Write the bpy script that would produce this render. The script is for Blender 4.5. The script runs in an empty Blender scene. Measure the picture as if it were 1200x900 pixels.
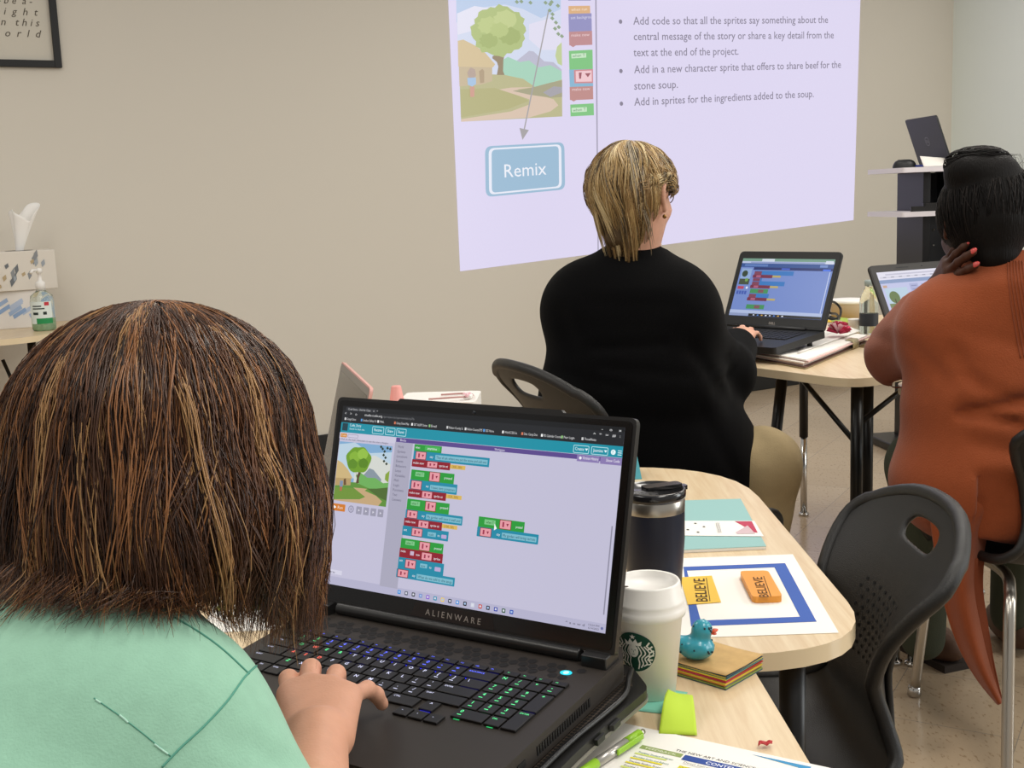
import bpy, bmesh, math, random
import numpy as np
from mathutils import Vector, Matrix, Euler
random.seed(7); rng = np.random.default_rng(11)
SC = bpy.context.scene
COL = SC.collection
R = math.radians
# ------------------------------------------------------------------ camera model
FPX, PITCH, ROLL, CH = 1400.67, 0.15538, -0.03819, 1.25      # focal length in px of a 1200x900 frame, camera height
TZ = 0.70                                                     # near table height
_f = np.array([0, math.cos(PITCH), -math.sin(PITCH)]); _u = np.array([0, math.sin(PITCH), math.cos(PITCH)]); _x = np.array([1., 0, 0])
_c, _s = math.cos(ROLL), math.sin(ROLL)
CR = np.array([_c*_x+_s*_u, -_s*_x+_c*_u, _f])
EYE = np.array([0, 0, CH])
def rdir(px, py): return np.array([(px-600)/FPX, -(py-450)/FPX, 1.]) @ CR
def P(px, py, y):
    d = rdir(px, py); return Vector(EYE + d*(y/d[1]))
def PZ(px, py, z=TZ):
    d = rdir(px, py); return Vector(EYE + d*((z-CH)/d[2]))
def PP(px, py, o, n):
    d = rdir(px, py); o = np.array(o); n = np.array(n)
    return Vector(EYE + d*(np.dot(o-EYE, n)/np.dot(d, n)))
cam = bpy.data.cameras.new('camera'); co = bpy.data.objects.new('camera', cam); COL.objects.link(co)
cam.sensor_width = 36; cam.lens = FPX/1200*36; cam.clip_start = .05; cam.clip_end = 60
m = Matrix.Identity(4)
for i in range(3):
    m[i][0], m[i][1], m[i][2], m[i][3] = CR[0][i], CR[1][i], -CR[2][i], EYE[i]
co.matrix_world = m; SC.camera = co
vs = SC.view_settings; vs.view_transform = 'Standard'; vs.look = 'None'; vs.gamma = 1; vs.exposure = 0; vs.use_curve_mapping = False
# ------------------------------------------------------------------ materials
def lin(h):
    h = h.lstrip('#'); r = []
    for i in (0, 2, 4):
        c = int(h[i:i+2], 16)/255; r.append(c/12.92 if c <= .04045 else ((c+.055)/1.055)**2.4)
    return (*r, 1)
_M = {}
def mat(name, hexc, rough=.5, metal=0, spec=.5, bump=0, bscale=200, stretch=(1, 1, 1), var=0, vscale=8, coat=0, trans=0, ior=1.45, sheen=0, hex2=None):
    if name in _M: return _M[name]
    m = bpy.data.materials.new(name); m.use_nodes = True; nt = m.node_tree; b = nt.nodes['Principled BSDF']
    b.inputs['Base Color'].default_value = lin(hexc); b.inputs['Roughness'].default_value = rough; b.inputs['Metallic'].default_value = metal
    b.inputs['Specular IOR Level'].default_value = spec; b.inputs['Coat Weight'].default_value = coat; b.inputs['Coat Roughness'].default_value = .1
    b.inputs['Transmission Weight'].default_value = trans; b.inputs['IOR'].default_value = ior; b.inputs['Sheen Weight'].default_value = sheen
    if bump or var or hex2:
        tc = nt.nodes.new('ShaderNodeTexCoord'); mp = nt.nodes.new('ShaderNodeMapping'); mp.inputs['Scale'].default_value = stretch
        nt.links.new(tc.outputs['Object'], mp.inputs[0])
    if bump:
        n = nt.nodes.new('ShaderNodeTexNoise'); n.inputs['Scale'].default_value = bscale; n.inputs['Detail'].default_value = 3
        bp = nt.nodes.new('ShaderNodeBump'); bp.inputs['Strength'].default_value = bump; bp.inputs['Distance'].default_value = .004
        nt.links.new(mp.outputs[0], n.inputs['Vector']); nt.links.new(n.outputs[0], bp.inputs['Height']); nt.links.new(bp.outputs[0], b.inputs['Normal'])
    if var or hex2:
        n = nt.nodes.new('ShaderNodeTexNoise'); n.inputs['Scale'].default_value = vscale; n.inputs['Detail'].default_value = 5; n.inputs['Roughness'].default_value = .6
        cr = nt.nodes.new('ShaderNodeValToRGB'); c = lin(hexc); c2 = lin(hex2) if hex2 else tuple(max(0, v*(1-var)) for v in c[:3])+(1,)
        cr.color_ramp.elements[0].position = .35; cr.color_ramp.elements[1].position = .65
        cr.color_ramp.elements[0].color = c2; cr.color_ramp.elements[1].color = c
        nt.links.new(mp.outputs[0], n.inputs['Vector']); nt.links.new(n.outputs[0], cr.inputs[0]); nt.links.new(cr.outputs[0], b.inputs['Base Color'])
    _M[name] = m; return m
def em(hexc, s=1.0):
    k = 'glow_%s_%g' % (hexc, s)
    if k in _M: return _M[k]
    m = bpy.data.materials.new(k); m.use_nodes = True; b = m.node_tree.nodes['Principled BSDF']
    b.inputs['Base Color'].default_value = (.004, .004, .004, 1); b.inputs['Roughness'].default_value = .25; b.inputs['Specular IOR Level'].default_value = .3
    b.inputs['Emission Color'].default_value = lin(hexc); b.inputs['Emission Strength'].default_value = s
    _M[k] = m; return m
def ink(hexc): return mat('ink_'+hexc, hexc, .6, spec=.25)
# ------------------------------------------------------------------ objects
_MW = {}
def put(o, parent=None):
    COL.objects.link(o)
    if parent is not None: o.parent = parent
    return o
def tag(o, label=None, cat=None, group=None, kind=None):
    if label: o['label'] = label
    if cat: o['category'] = cat
    if group: o['group'] = group
    if kind: o['kind'] = kind
    return o
def thing(name, label, cat, loc=(0, 0, 0), rz=0, group=None, mw=None):
    o = bpy.data.objects.new(name, None); o.empty_display_size = .05; COL.objects.link(o)
    M_ = mw if mw is not None else Matrix.Translation(Vector(loc)) @ Matrix.Rotation(rz, 4, 'Z')
    o.matrix_world = M_; _MW[o.name] = M_.copy(); tag(o, label, cat, group); return o
def mw_of(o):
    M_ = Matrix.Identity(4)
    while o is not None:
        if o.name in _MW: return _MW[o.name] @ M_
        o = o.parent
    return M_
class MB:
    """collects shapes of ONE part"""
    def __init__(s): s.v = []; s.f = []; s.m = []; s.sm = []; s.mats = []
    def mi(s, m):
        if m not in s.mats: s.mats.append(m)
        return s.mats.index(m)
    def add(s, vs, fs, m, smooth=True):
        b = len(s.v); s.v += [tuple(v) for v in vs]; i = s.mi(m)
        for f in fs: s.f.append([b+k for k in f]); s.m.append(i); s.sm.append(smooth)
    def box(s, c, d, m, rot=None, M=None):
        vs = [Vector((x*d[0]/2, y*d[1]/2, z*d[2]/2)) for x in (-1, 1) for y in (-1, 1) for z in (-1, 1)]
        if rot is not None: vs = [rot @ v for v in vs]
        vs = [v+Vector(c) for v in vs]
        if M is not None: vs = [M @ v for v in vs]
        s.add(vs, [(0, 1, 3, 2), (4, 6, 7, 5), (0, 4, 5, 1), (2, 3, 7, 6), (0, 2, 6, 4), (1, 5, 7, 3)], m, False)
    def tube(s, pts, r, m, n=10, caps=True, closed=False):
        pts = [Vector(p) for p in pts]; N = len(pts); rr = r if hasattr(r, '__len__') else [r]*N
        vs = []; up = None
        for i in range(N):
            if closed: t = pts[(i+1) % N]-pts[i-1]
            else: t = pts[min(i+1, N-1)]-pts[max(i-1, 0)]
            t = t.normalized() if t.length > 1e-9 else Vector((0, 0, 1))
            if up is None:
                up = Vector((0, 0, 1)) if abs(t.z) < .9 else Vector((1, 0, 0))
            x = up.cross(t)
            if x.length < 1e-6: x = t.orthogonal()
            x.normalize(); y = t.cross(x); up = y
            for k in range(n):
                a = 2*math.pi*k/n; vs.append(pts[i]+(x*math.cos(a)+y*math.sin(a))*rr[i])
        fs = []
        for i in range(N if closed else N-1):
            j = (i+1) % N
            for k in range(n): fs.append((i*n+k, i*n+(k+1) % n, j*n+(k+1) % n, j*n+k))
        if caps and not closed: fs += [tuple(range(n-1, -1, -1)), tuple((N-1)*n+k for k in range(n))]
        s.add(vs, fs, m)
    def lathe(s, prof, m, n=48, c=(0, 0, 0), caps=True, M=None):
        c = Vector(c); vs = []; fs = []
        for r, z in prof:
            for k in range(n):
                a = 2*math.pi*k/n; v = Vector((r*math.cos(a), r*math.sin(a), z))+c
                vs.append(M @ v if M is not None else v)
        for i in range(len(prof)-1):
            for k in range(n): fs.append((i*n+k, i*n+(k+1) % n, (i+1)*n+(k+1) % n, (i+1)*n+k))
        if caps: fs += [tuple(range(n-1, -1, -1)), tuple((len(prof)-1)*n+k for k in range(n))]
        s.add(vs, fs, m)
    def prism(s, outline, z0, z1, m, M=None, msd=None):
        n = len(outline); vs = [Vector((x, y, z0)) for x, y in outline]+[Vector((x, y, z1)) for x, y in outline]
        if M is not None: vs = [M @ v for v in vs]
        s.add(vs, [tuple(range(n-1, -1, -1)), tuple(range(n, 2*n))], m, False)
        s.add(vs, [(k, (k+1) % n, n+(k+1) % n, n+k) for k in range(n)], msd or m, False)
    def ball(s, c, r, m, n=16, rot=None):
        r = r if hasattr(r, '__len__') else (r, r, r); vs = []; fs = []; h = n//2
        for i in range(h+1):
            t = math.pi*i/h
            for k in range(n):
                a = 2*math.pi*k/n; v = Vector((math.sin(t)*math.cos(a)*r[0], math.sin(t)*math.sin(a)*r[1], math.cos(t)*r[2]))
                vs.append((rot @ v if rot is not None else v)+Vector(c))
        for i in range(h):
            for k in range(n): fs.append((i*n+k, (i+1)*n+k, (i+1)*n+(k+1) % n, i*n+(k+1) % n))
        s.add(vs, fs, m)
    def grid(s, fn, nu, nv, m, smooth=True, closed_u=False):
        vs = [fn(i/nu, j/nv) for j in range(nv+1) for i in range(nu+(0 if closed_u else 1))]; w = nu if closed_u else nu+1; fs = []
        for j in range(nv):
            for i in range(nu):
                k = (i+1) % w; fs.append((j*w+i, j*w+k, (j+1)*w+k, (j+1)*w+i))
        s.add(vs, fs, m, smooth)
    def build(s, name, parent=None, world=False, bevel=0, seg=2, solid=0, sub=0, offset=0, weld=False, autosm=True):
        me = bpy.data.meshes.new(name); me.from_pydata(s.v, [], s.f)
        for m in s.mats: me.materials.append(m)
        me.polygons.foreach_set('material_index', s.m); me.polygons.foreach_set('use_smooth', s.sm if not bevel else [True]*len(s.f))
        bm = bmesh.new(); bm.from_mesh(me)
        if weld: bmesh.ops.remove_doubles(bm, verts=bm.verts, dist=1e-5)
        bmesh.ops.recalc_face_normals(bm, faces=bm.faces); bm.to_mesh(me); bm.free()
        return finish(name, me, parent, world, bevel, seg, solid, sub, offset)
def finish(name, me, parent=None, world=False, bevel=0, seg=2, solid=0, sub=0, offset=0):
    if parent is not None and world: me.transform(mw_of(parent).inverted())
    o = bpy.data.objects.new(name, me); put(o, parent)
    if solid:
        md = o.modifiers.new('solid', 'SOLIDIFY'); md.thickness = solid; md.offset = offset
    if bevel:
        md = o.modifiers.new('bevel', 'BEVEL'); md.width = bevel; md.segments = seg; md.limit_method = 'ANGLE'; md.angle_limit = R(35); md.harden_normals = True
    if sub:
        md = o.modifiers.new('sub', 'SUBSURF'); md.levels = sub; md.render_levels = sub
    return o
def dup(o, loc=None, rz=0, label=None, parent=None, scale=1):
    c = o.copy(); COL.objects.link(c)
    if parent is not None: c.parent = parent
    if loc is not None:
        c.matrix_world = Matrix.Translation(Vector(loc)) @ Matrix.Rotation(rz, 4, 'Z') @ Matrix.Scale(scale, 4); _MW[c.name] = c.matrix_world.copy()
    if label: c['label'] = label
    for ch in list(o.children): dup(ch, parent=c)
    return c
def chaikin(pts, it=3, closed=True, w=.25):
    pts = [Vector((*p, 0)) if len(p) == 2 else Vector(p) for p in pts]
    for _ in range(it):
        q = []; n = len(pts)
        for i in range(n if closed else n-1):
            a, b = pts[i], pts[(i+1) % n]; q += [a.lerp(b, w), a.lerp(b, 1-w)]
        if not closed: q = [pts[0]]+q+[pts[-1]]
        pts = q
    return pts
def rounded(pts, r, seg=5):
    """polygon outline with each corner cut by an arc of about radius r"""
    out = []; n = len(pts); rr = r if hasattr(r, '__len__') else [r]*n
    for i in range(n):
        p, a, b = Vector(pts[i]), Vector(pts[i-1]), Vector(pts[(i+1) % n]); da, db = a-p, b-p
        k = min(rr[i], da.length*.48, db.length*.48); s, e = p+da.normalized()*k, p+db.normalized()*k
        for j in range(seg+1):
            t = j/seg; out.append(tuple(s*(1-t)**2+p*2*t*(1-t)+e*t*t))
    return out
def spline(pts, n=8):
    pts = [Vector(p) for p in pts]; out = []
    for i in range(len(pts)-1):
        p0, p1, p2, p3 = pts[max(i-1, 0)], pts[i], pts[i+1], pts[min(i+2, len(pts)-1)]
        for k in range(n):
            t = k/n; out.append(.5*((2*p1)+(p2-p0)*t+(2*p0-5*p1+4*p2-p3)*t*t+(3*p1-p0-3*p2+p3)*t**3))
    return out+[pts[-1]]
# ------------------------------------------------------------------ text geometry (built-in font)
_T = {}
def text_geo(s, shear=0, space=1.0, res=2, bold=0):
    k = (s, shear, space, res, bold)
    if k in _T: return _T[k]
    cu = bpy.data.curves.new('t', 'FONT'); cu.body = s; cu.shear = shear; cu.space_character = space; cu.resolution_u = res; cu.offset = bold; cu.fill_mode = 'FRONT'
    o = bpy.data.objects.new('t', cu); COL.objects.link(o)
    dg = bpy.context.evaluated_depsgraph_get(); me = bpy.data.meshes.new_from_object(o.evaluated_get(dg))
    v = [(p.co.x, p.co.y) for p in me.vertices]; f = [tuple(p.vertices) for p in me.polygons]
    bpy.data.objects.remove(o); bpy.data.curves.remove(cu); bpy.data.meshes.remove(me)
    x0 = min((p[0] for p in v), default=0); x1 = max((p[0] for p in v), default=1)
    cap = .695
    _T[k] = ([((a-x0)/cap, b/cap) for a, b in v], f, (x1-x0)/cap); return _T[k]
class Sheet:
    """flat artwork lying on a real surface: o origin, ux, uy unit axes, n normal; every shape is in metres on that surface"""
    def __init__(s, o, ux, uy, lift=.0003, step=.00012):
        s.o, s.ux, s.uy = Vector(o), Vector(ux).normalized(), Vector(uy).normalized(); s.n = s.ux.cross(s.uy).normalized(); s.lift = lift; s.step = step; s.k = 0; s.mb = MB()
    def pt(s, x, y, d): return s.o+s.ux*x+s.uy*y+s.n*d
    def uv(s, px, py):
        w = PP(px, py, s.o, s.n)-s.o; return (w.dot(s.ux), w.dot(s.uy))
    def poly(s, pts, m, lv=None):
        s.k += 1; d = s.lift+s.step*(s.k if lv is None else lv)
        s.mb.add([s.pt(x, y, d) for x, y in pts], [tuple(range(len(pts)))], m, False)
    def rect(s, x0, y0, x1, y1, m, r=0, lv=None):
        pts = [(x0, y0), (x1, y0), (x1, y1), (x0, y1)]
        s.poly(rounded(pts, r, 4) if r else pts, m, lv)
    def ppoly(s, pix, m, lv=None): s.poly([s.uv(*p) for p in pix], m, lv)
    def disc(s, x, y, r, m, ry=None, n=20, lv=None): s.poly([(x+r*math.cos(2*math.pi*i/n), y+(ry or r)*math.sin(2*math.pi*i/n)) for i in range(n)], m, lv)
    def ring(s, x0, y0, x1, y1, w, m, r=0, lv=None):
        a = [(x0, y0), (x1, y0), (x1, y1), (x0, y1)]; b = [(x0+w, y0+w), (x1-w, y0+w), (x1-w, y1-w), (x0+w, y1-w)]
        if r: a = rounded(a, r, 4); b = rounded(b, max(r-w, r*.3), 4)
        s.k += 1; d = s.lift+s.step*(s.k if lv is None else lv); n = len(a)
        s.mb.add([s.pt(x, y, d) for x, y in a+b], [(i, (i+1) % n, n+(i+1) % n, n+i) for i in range(n)], m, False)
    def line(s, pts, w, m, lv=None):
        s.k += 1; d = s.lift+s.step*(s.k if lv is None else lv)
        for a, b in zip(pts, pts[1:]):
            a, b = Vector(a), Vector(b); t = b-a
            if t.length < 1e-9: continue
            q = Vector((-t.y, t.x)).normalized()*w/2
            s.mb.add([s.pt(p.x, p.y, d) for p in (a-q, b-q, b+q, a+q)], [(0, 1, 2, 3)], m, False)
    def text(s, t, x, y, h, m, width=None, end=None, align='l', shear=0, space=1.0, rot=0, lv=None, bold=0, res=2):
        v, f, w = text_geo(t, shear, space, res, bold); s.k += 1; d = s.lift+s.step*(s.k if lv is None else lv)
        if end is not None:
            ax = Vector((end[0]-x, end[1]-y))/w
        else:
            sx = (width/w) if width else h; ax = Vector((math.cos(rot), math.sin(rot)))*sx
        ay = Vector((-math.sin(rot), math.cos(rot)))*h
        off = {'l': 0, 'c': -w/2, 'r': -w}[align]
        s.mb.add([s.pt(x+ax.x*(a+off)+ay.x*b, y+ax.y*(a+off)+ay.y*b, d) for a, b in v], f, m, False)
    def build(s, name, parent=None):
        o = s.mb.build(name, parent, world=True); s.mb = MB(); return o
# ------------------------------------------------------------------ signed-distance bodies -> one continuous surface
def cone(a, b, ra, rb=None): return ('c', np.array(a, float), np.array(b, float), ra, ra if rb is None else rb)
def ell(c, r, rot=None): return ('e', np.array(c, float), np.array(r, float), None if rot is None else np.array(rot.to_3x3() if hasattr(rot, 'to_3x3') else rot))
def sdf_eval(X, prims, k, infl=0):
    d = None
    for p in prims:
        if p[0] == 'c':
            ba = p[2]-p[1]; pa = X-p[1]; L = max(ba@ba, 1e-12); h = np.clip(pa@ba/L, 0, 1)
            e = np.linalg.norm(pa-h[..., None]*ba, axis=-1)-(p[3]+(p[4]-p[3])*h)
        else:
            q = X-p[1]
            if p[3] is not None: q = q @ p[3]
            k0 = np.linalg.norm(q/p[2], axis=-1); k1 = np.linalg.norm(q/p[2]**2, axis=-1)+1e-9; e = k0*(k0-1)/k1
        kk = p[5] if len(p) > 5 else k
        if d is None: d = e
        else:
            h = np.maximum(kk-np.abs(d-e), 0)/kk; d = np.minimum(d, e)-h*h*kk*.25
    return d-infl
def nets(D, lo, st):
    ins = D < 0; nx, ny, nz = D.shape; shp = (nx-1, ny-1, nz-1); cnt = np.zeros(shp); acc = np.zeros(shp+(3,))
    cor = [(i, j, k) for i in (0, 1) for j in (0, 1) for k in (0, 1)]
    sl = lambda o: tuple(slice(a, a+n) for a, n in zip(o, shp))
    for a in cor:
        for ax in range(3):
            if a[ax]: continue
            b = list(a); b[ax] = 1; da, db = D[sl(a)], D[sl(b)]; x = (da < 0) != (db < 0)
            t = np.where(x, da/(np.where(x, da-db, 1)), 0); cnt += x
            for c in range(3): acc[..., c] += np.where(x, a[c]+(t if c == ax else 0), 0)
    act = cnt > 0; idx = -np.ones(shp, int); idx[act] = np.arange(act.sum()); ii = np.argwhere(act)
    V = (ii+acc[act]/cnt[act][:, None])*st+lo; F = []
    for ax in range(3):
        b = [slice(None)]*3; c = [slice(None)]*3; b[ax] = slice(0, -1); c[ax] = slice(1, None)
        A, B = ins[tuple(b)], ins[tuple(c)]; e = np.argwhere(A != B); o1, o2 = [(1, 2), (2, 0), (0, 1)][ax]
        e = e[(e[:, o1] > 0) & (e[:, o2] > 0) & (e[:, o1] < D.shape[o1]-1) & (e[:, o2] < D.shape[o2]-1)]
        flip = A[tuple(e.T)]
        def cell(d1, d2):
            q = e.copy(); q[:, o1] += d1; q[:, o2] += d2; return idx[tuple(q.T)]
        q = np.stack([cell(-1, -1), cell(0, -1), cell(0, 0), cell(-1, 0)], 1); q[~flip] = q[~flip][:, ::-1]; F.append(q)
    F = np.concatenate(F); F = F[(F >= 0).all(1)]
    return V, F
def sdf_mesh(name, prims, m, res, k=.03, infl=0, cuts=(), fn=None, parent=None, mats=None, matfn=None, carve=None):
    P_ = []
    for p in prims:
        if p[0] == 'c': P_ += [p[1]-max(p[3], p[4]), p[1]+max(p[3], p[4]), p[2]-max(p[3], p[4]), p[2]+max(p[3], p[4])]
        else: P_ += [p[1]-max(p[2]), p[1]+max(p[2])]
    P_ = np.array(P_); lo = P_.min(0)-infl-2.5*res-k*.2; hi = P_.max(0)+infl+2.5*res+k*.2
    n = np.ceil((hi-lo)/res).astype(int)+1
    ax = [lo[i]+res*np.arange(n[i]) for i in range(3)]; D = np.empty(n)
    for i in range(n[0]):
        G = np.stack(np.meshgrid(ax[0][i:i+1], ax[1], ax[2], indexing='ij'), -1)[0]
        d = sdf_eval(G, prims, k, infl)
        if fn is not None: d = d+fn(G)
        for o, nn in cuts: d = np.maximum(d, (G-np.array(o))@np.array(nn))
        if carve is not None: d = np.maximum(d, -carve(G))
        D[i] = d
    V, F = nets(D, lo, res)
    me = bpy.data.meshes.new(name); me.from_pydata(V.tolist(), [], F.tolist()); me.polygons.foreach_set('use_smooth', [True]*len(F))
    for mm in ([m] if mats is None else mats): me.materials.append(mm)
    if matfn is not None:
        C = V[F].mean(1); me.polygons.foreach_set('material_index', matfn(C).astype(int).tolist())
    me.update(); o = finish(name, me, parent, world=True)
    sm = o.modifiers.new('smooth', 'SMOOTH'); sm.factor = .5; sm.iterations = 3
    return o
def hand_prims(M, s, curl=((10, 45, 30),)*4, spread=(8, 2, -4, -12), thumb=None, sc=1.0):
    """M: wrist frame, +y to the fingers, +z back of the hand; s=-1 thumb on -x, +1 thumb on +x"""
    pr = []; tips = []
    kn = [(.027, .090, .002), (.008, .094, .005), (-.012, .089, .003), (-.029, .078, -.002)]
    ln = [(.043, .026, .020), (.047, .030, .021), (.043, .027, .020), (.034, .020, .017)]; rd = [.0098, .0100, .0094, .0083]
    T = lambda v: np.array(M @ (Vector(v)*sc))
    for i in range(4):
        k = Vector((kn[i][0]*s, kn[i][1], kn[i][2]))
        pr.append(('c', T((k.x*.55, .004, -.004)), T(k), .0165*sc, .0125*sc, .016*sc))
        a = R(-spread[i]*s); d = Vector((math.sin(-a), math.cos(a), 0)); p = k.copy(); pit = 0; r = rd[i]
        for j in range(3):
            pit += R(curl[i][j]); v = d*math.cos(pit)+Vector((0, 0, -1))*math.sin(pit); q = p+v*ln[i][j]
            pr.append(('c', T(p), T(q), r*sc*(1.05 if j == 0 else 1), r*.93*sc, .005*sc)); p = q; r *= .94
        tips.append((T(p), T(p-v*.012), np.array((M.to_3x3() @ Vector((0, 0, 1))))))
    th = thumb or [(.016, .018, -.008), (.042, .048, -.014), (.054, .076, -.018), (.058, .098, -.022)]
    rr = [.015, .0125, .0108, .009]
    for j in range(3):
        a, b = th[j], th[j+1]; pr.append(('c', T((a[0]*s, a[1], a[2])), T((b[0]*s, b[1], b[2])), rr[j]*sc, rr[j+1]*sc, .010*sc))
    return pr, tips
def frame(o, y, z):
    y = Vector(y).normalized(); z = Vector(z); x = y.cross(z).normalized(); z = x.cross(y)
    M_ = Matrix.Identity(4)
    for i in range(3): M_[i][0], M_[i][1], M_[i][2], M_[i][3] = x[i], y[i], z[i], o[i]
    return M_
def head_prims(M, sc=1.0):
    """head in its own frame: +y the face, +z the crown, origin at the middle of the skull"""
    T = lambda v: np.array(M @ (Vector(v)*sc)); rot = M.to_3x3()
    e = lambda c, r, k=.02: ('e', T(c), np.array(r)*sc, np.array(rot), None, k)
    pr = [ell(T((0, -.008, .022)), np.array((.076, .094, .092))*sc, rot), e((0, .024, -.045), (.058, .062, .072), .04), e((0, .055, -.088), (.026, .022, .020), .03)]
    c = lambda a, b, ra, rb, k: ('c', T(a), T(b), ra*sc, rb*sc, k*sc)
    pr += [c((0, .088, .006), (0, .106, -.028), .008, .0115, .012), c((-.011, .094, -.032), (.011, .094, -.032), .008, .008, .01)]
    for s in (-1, 1):
        pr += [c((.014*s, .083, .022), (.045*s, .073, .022), .008, .007, .014), e((.038*s, .062, -.030), (.022, .020, .020), .025)]
        pr += [e((.078*s, -.012, -.012), (.008, .018, .030), .006), e((.083*s, -.020, .002), (.006, .013, .018), .006)]
    pr += [c((-.017, .084, -.060), (.017, .084, -.060), .0065, .0065, .006), c((-.014, .083, -.069), (.014, .083, -.069), .007, .007, .005)]
    return pr
def eyes(M, sc, parent, brow='2a1c14'):
    for s in (-1, 1):
        mb = MB(); c = M @ (Vector((.031*s, .0715, .008))*sc); d = (M.to_3x3() @ Vector((0, 1, 0)))
        mb.ball(c, .0122*sc, mat('eye_white', 'efe9e2', .2)); mb.ball(c+d*.0062*sc, .0068*sc, mat('iris', '3a2a1e', .15)); mb.build('eye', parent, world=True)
def surf(o, px, py, lift=.001):
    """the point of a built surface seen at a pixel, lifted a little off it"""
    from mathutils.bvhtree import BVHTree
    if o.name not in _BV:
        mw = mw_of(o); _BV[o.name] = BVHTree.FromPolygons([mw @ v.co for v in o.data.vertices], [tuple(f.vertices) for f in o.data.polygons])
    d = Vector(rdir(px, py)).normalized(); h = _BV[o.name].ray_cast(Vector(EYE), d)
    if h[0] is None: return None
    n = h[1] if h[1].dot(d) < 0 else -h[1]
    return h[0]+n*lift
_BV = {}
# ------------------------------------------------------------------ hair made of locks
def strands(name, M, rad, spec, mats, parent, cap=None, capmat=None, n=3, push=None):
    """spec: list of (points, r0, matindex) with points in head coordinates M"""
    V = []; F = []; MI = []; b = 0
    L3_ = np.array(M.to_3x3()); T3_ = np.array(M.translation); AL = [np.array(p[0]) for p in spec]
    if push is not None:      # locks end on the clothing, some of them lying along it, instead of sinking into it
        pr, kk, inf = push; rg = np.random.default_rng(1); n0 = len(AL[0]); X = np.stack(AL)@L3_.T+T3_; D_ = sdf_eval(X, pr, kk, inf); hit = D_ < .003
        idx = np.where(hit.any(1))[0]; jj = hit[idx].argmax(1); okk = jj > 2; idx, jj = idx[okk], jj[okk]; lay = rg.random(len(idx)) < .45
        cur = X[idx, jj-1].copy(); dirv = np.stack([rg.normal(0, .45, len(idx))-.15, -.85+rg.normal(0, .25, len(idx)), -.45*np.ones(len(idx))], 1); step = rg.uniform(.002, .0085, len(idx)); off = rg.uniform(.002, .010, len(idx)); tail_ = []
        for _ in range(5):
            e = 1e-3; d0 = sdf_eval(cur, pr, kk, inf); G = np.stack([sdf_eval(cur+np.eye(3)[i]*e, pr, kk, inf) for i in range(3)], 1)-d0[:, None]; G /= np.linalg.norm(G, axis=1)[:, None]+1e-9
            tg = dirv-G*(dirv*G).sum(1)[:, None]; tg /= np.linalg.norm(tg, axis=1)[:, None]+1e-9; cur = cur+tg*step[:, None]; d1 = sdf_eval(cur, pr, kk, inf); cur = cur+G*np.where(d1 < off, off-d1, 0)[:, None]; tail_.append(cur.copy())
        tail_ = np.stack(tail_, 1)
        for q, i in enumerate(idx):
            c = np.concatenate([X[i, :jj[q]], tail_[q]]) if lay[q] else X[i, :jj[q]]
            L_ = np.concatenate([[0], np.cumsum(np.linalg.norm(np.diff(c, axis=0), axis=1))]); t_ = np.linspace(0, L_[-1], n0); X[i] = np.stack([np.interp(t_, L_, c[:, k]) for k in range(3)], 1)
        X = (X-T3_)@L3_; AL = list(X)
    for A, (pts, r0, mi) in zip(AL, spec):
        N = len(A)
        t = np.gradient(A, axis=0); t /= np.linalg.norm(t, axis=1)[:, None]+1e-9
        up = A/np.linalg.norm(A, axis=1)[:, None]; x = np.cross(t, up); x /= np.linalg.norm(x, axis=1)[:, None]+1e-9; y = np.cross(t, x)
        rr = r0*np.clip(np.minimum(np.linspace(.75, 1.6, N), np.linspace(3.2, .18, N)), .1, 1.0)
        for k in range(n):
            a = 2*math.pi*k/n; V.append(A+(x*math.cos(a)*1.7+y*math.sin(a)*.8)*rr[:, None])
        B = np.arange(N-1)
        for k in range(n):
            k2 = (k+1) % n; F.append(np.stack([b+k*N+B, b+k2*N+B, b+k2*N+B+1, b+k*N+B+1], 1)); MI.append(np.full(N-1, mi))
        b += n*N
    V = np.concatenate(V); F = np.concatenate(F); MI = np.concatenate(MI)
    M3 = np.array(M.to_3x3()); V = V@M3.T+np.array(M.translation)
    me = bpy.data.meshes.new(name); me.from_pydata(V.tolist(), [], F.tolist())
    for mm in mats: me.materials.append(mm)
    me.polygons.foreach_set('material_index', MI.tolist()); me.polygons.foreach_set('use_smooth', [True]*len(F)); me.update()
    return finish(name, me, parent, world=True)
def hairmat(name, hexc, rough=.38, spec=.5):
    m = mat(name, hexc, rough, spec=spec); b = m.node_tree.nodes['Principled BSDF']
    b.inputs['Anisotropic'].default_value = .5
    return m
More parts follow.
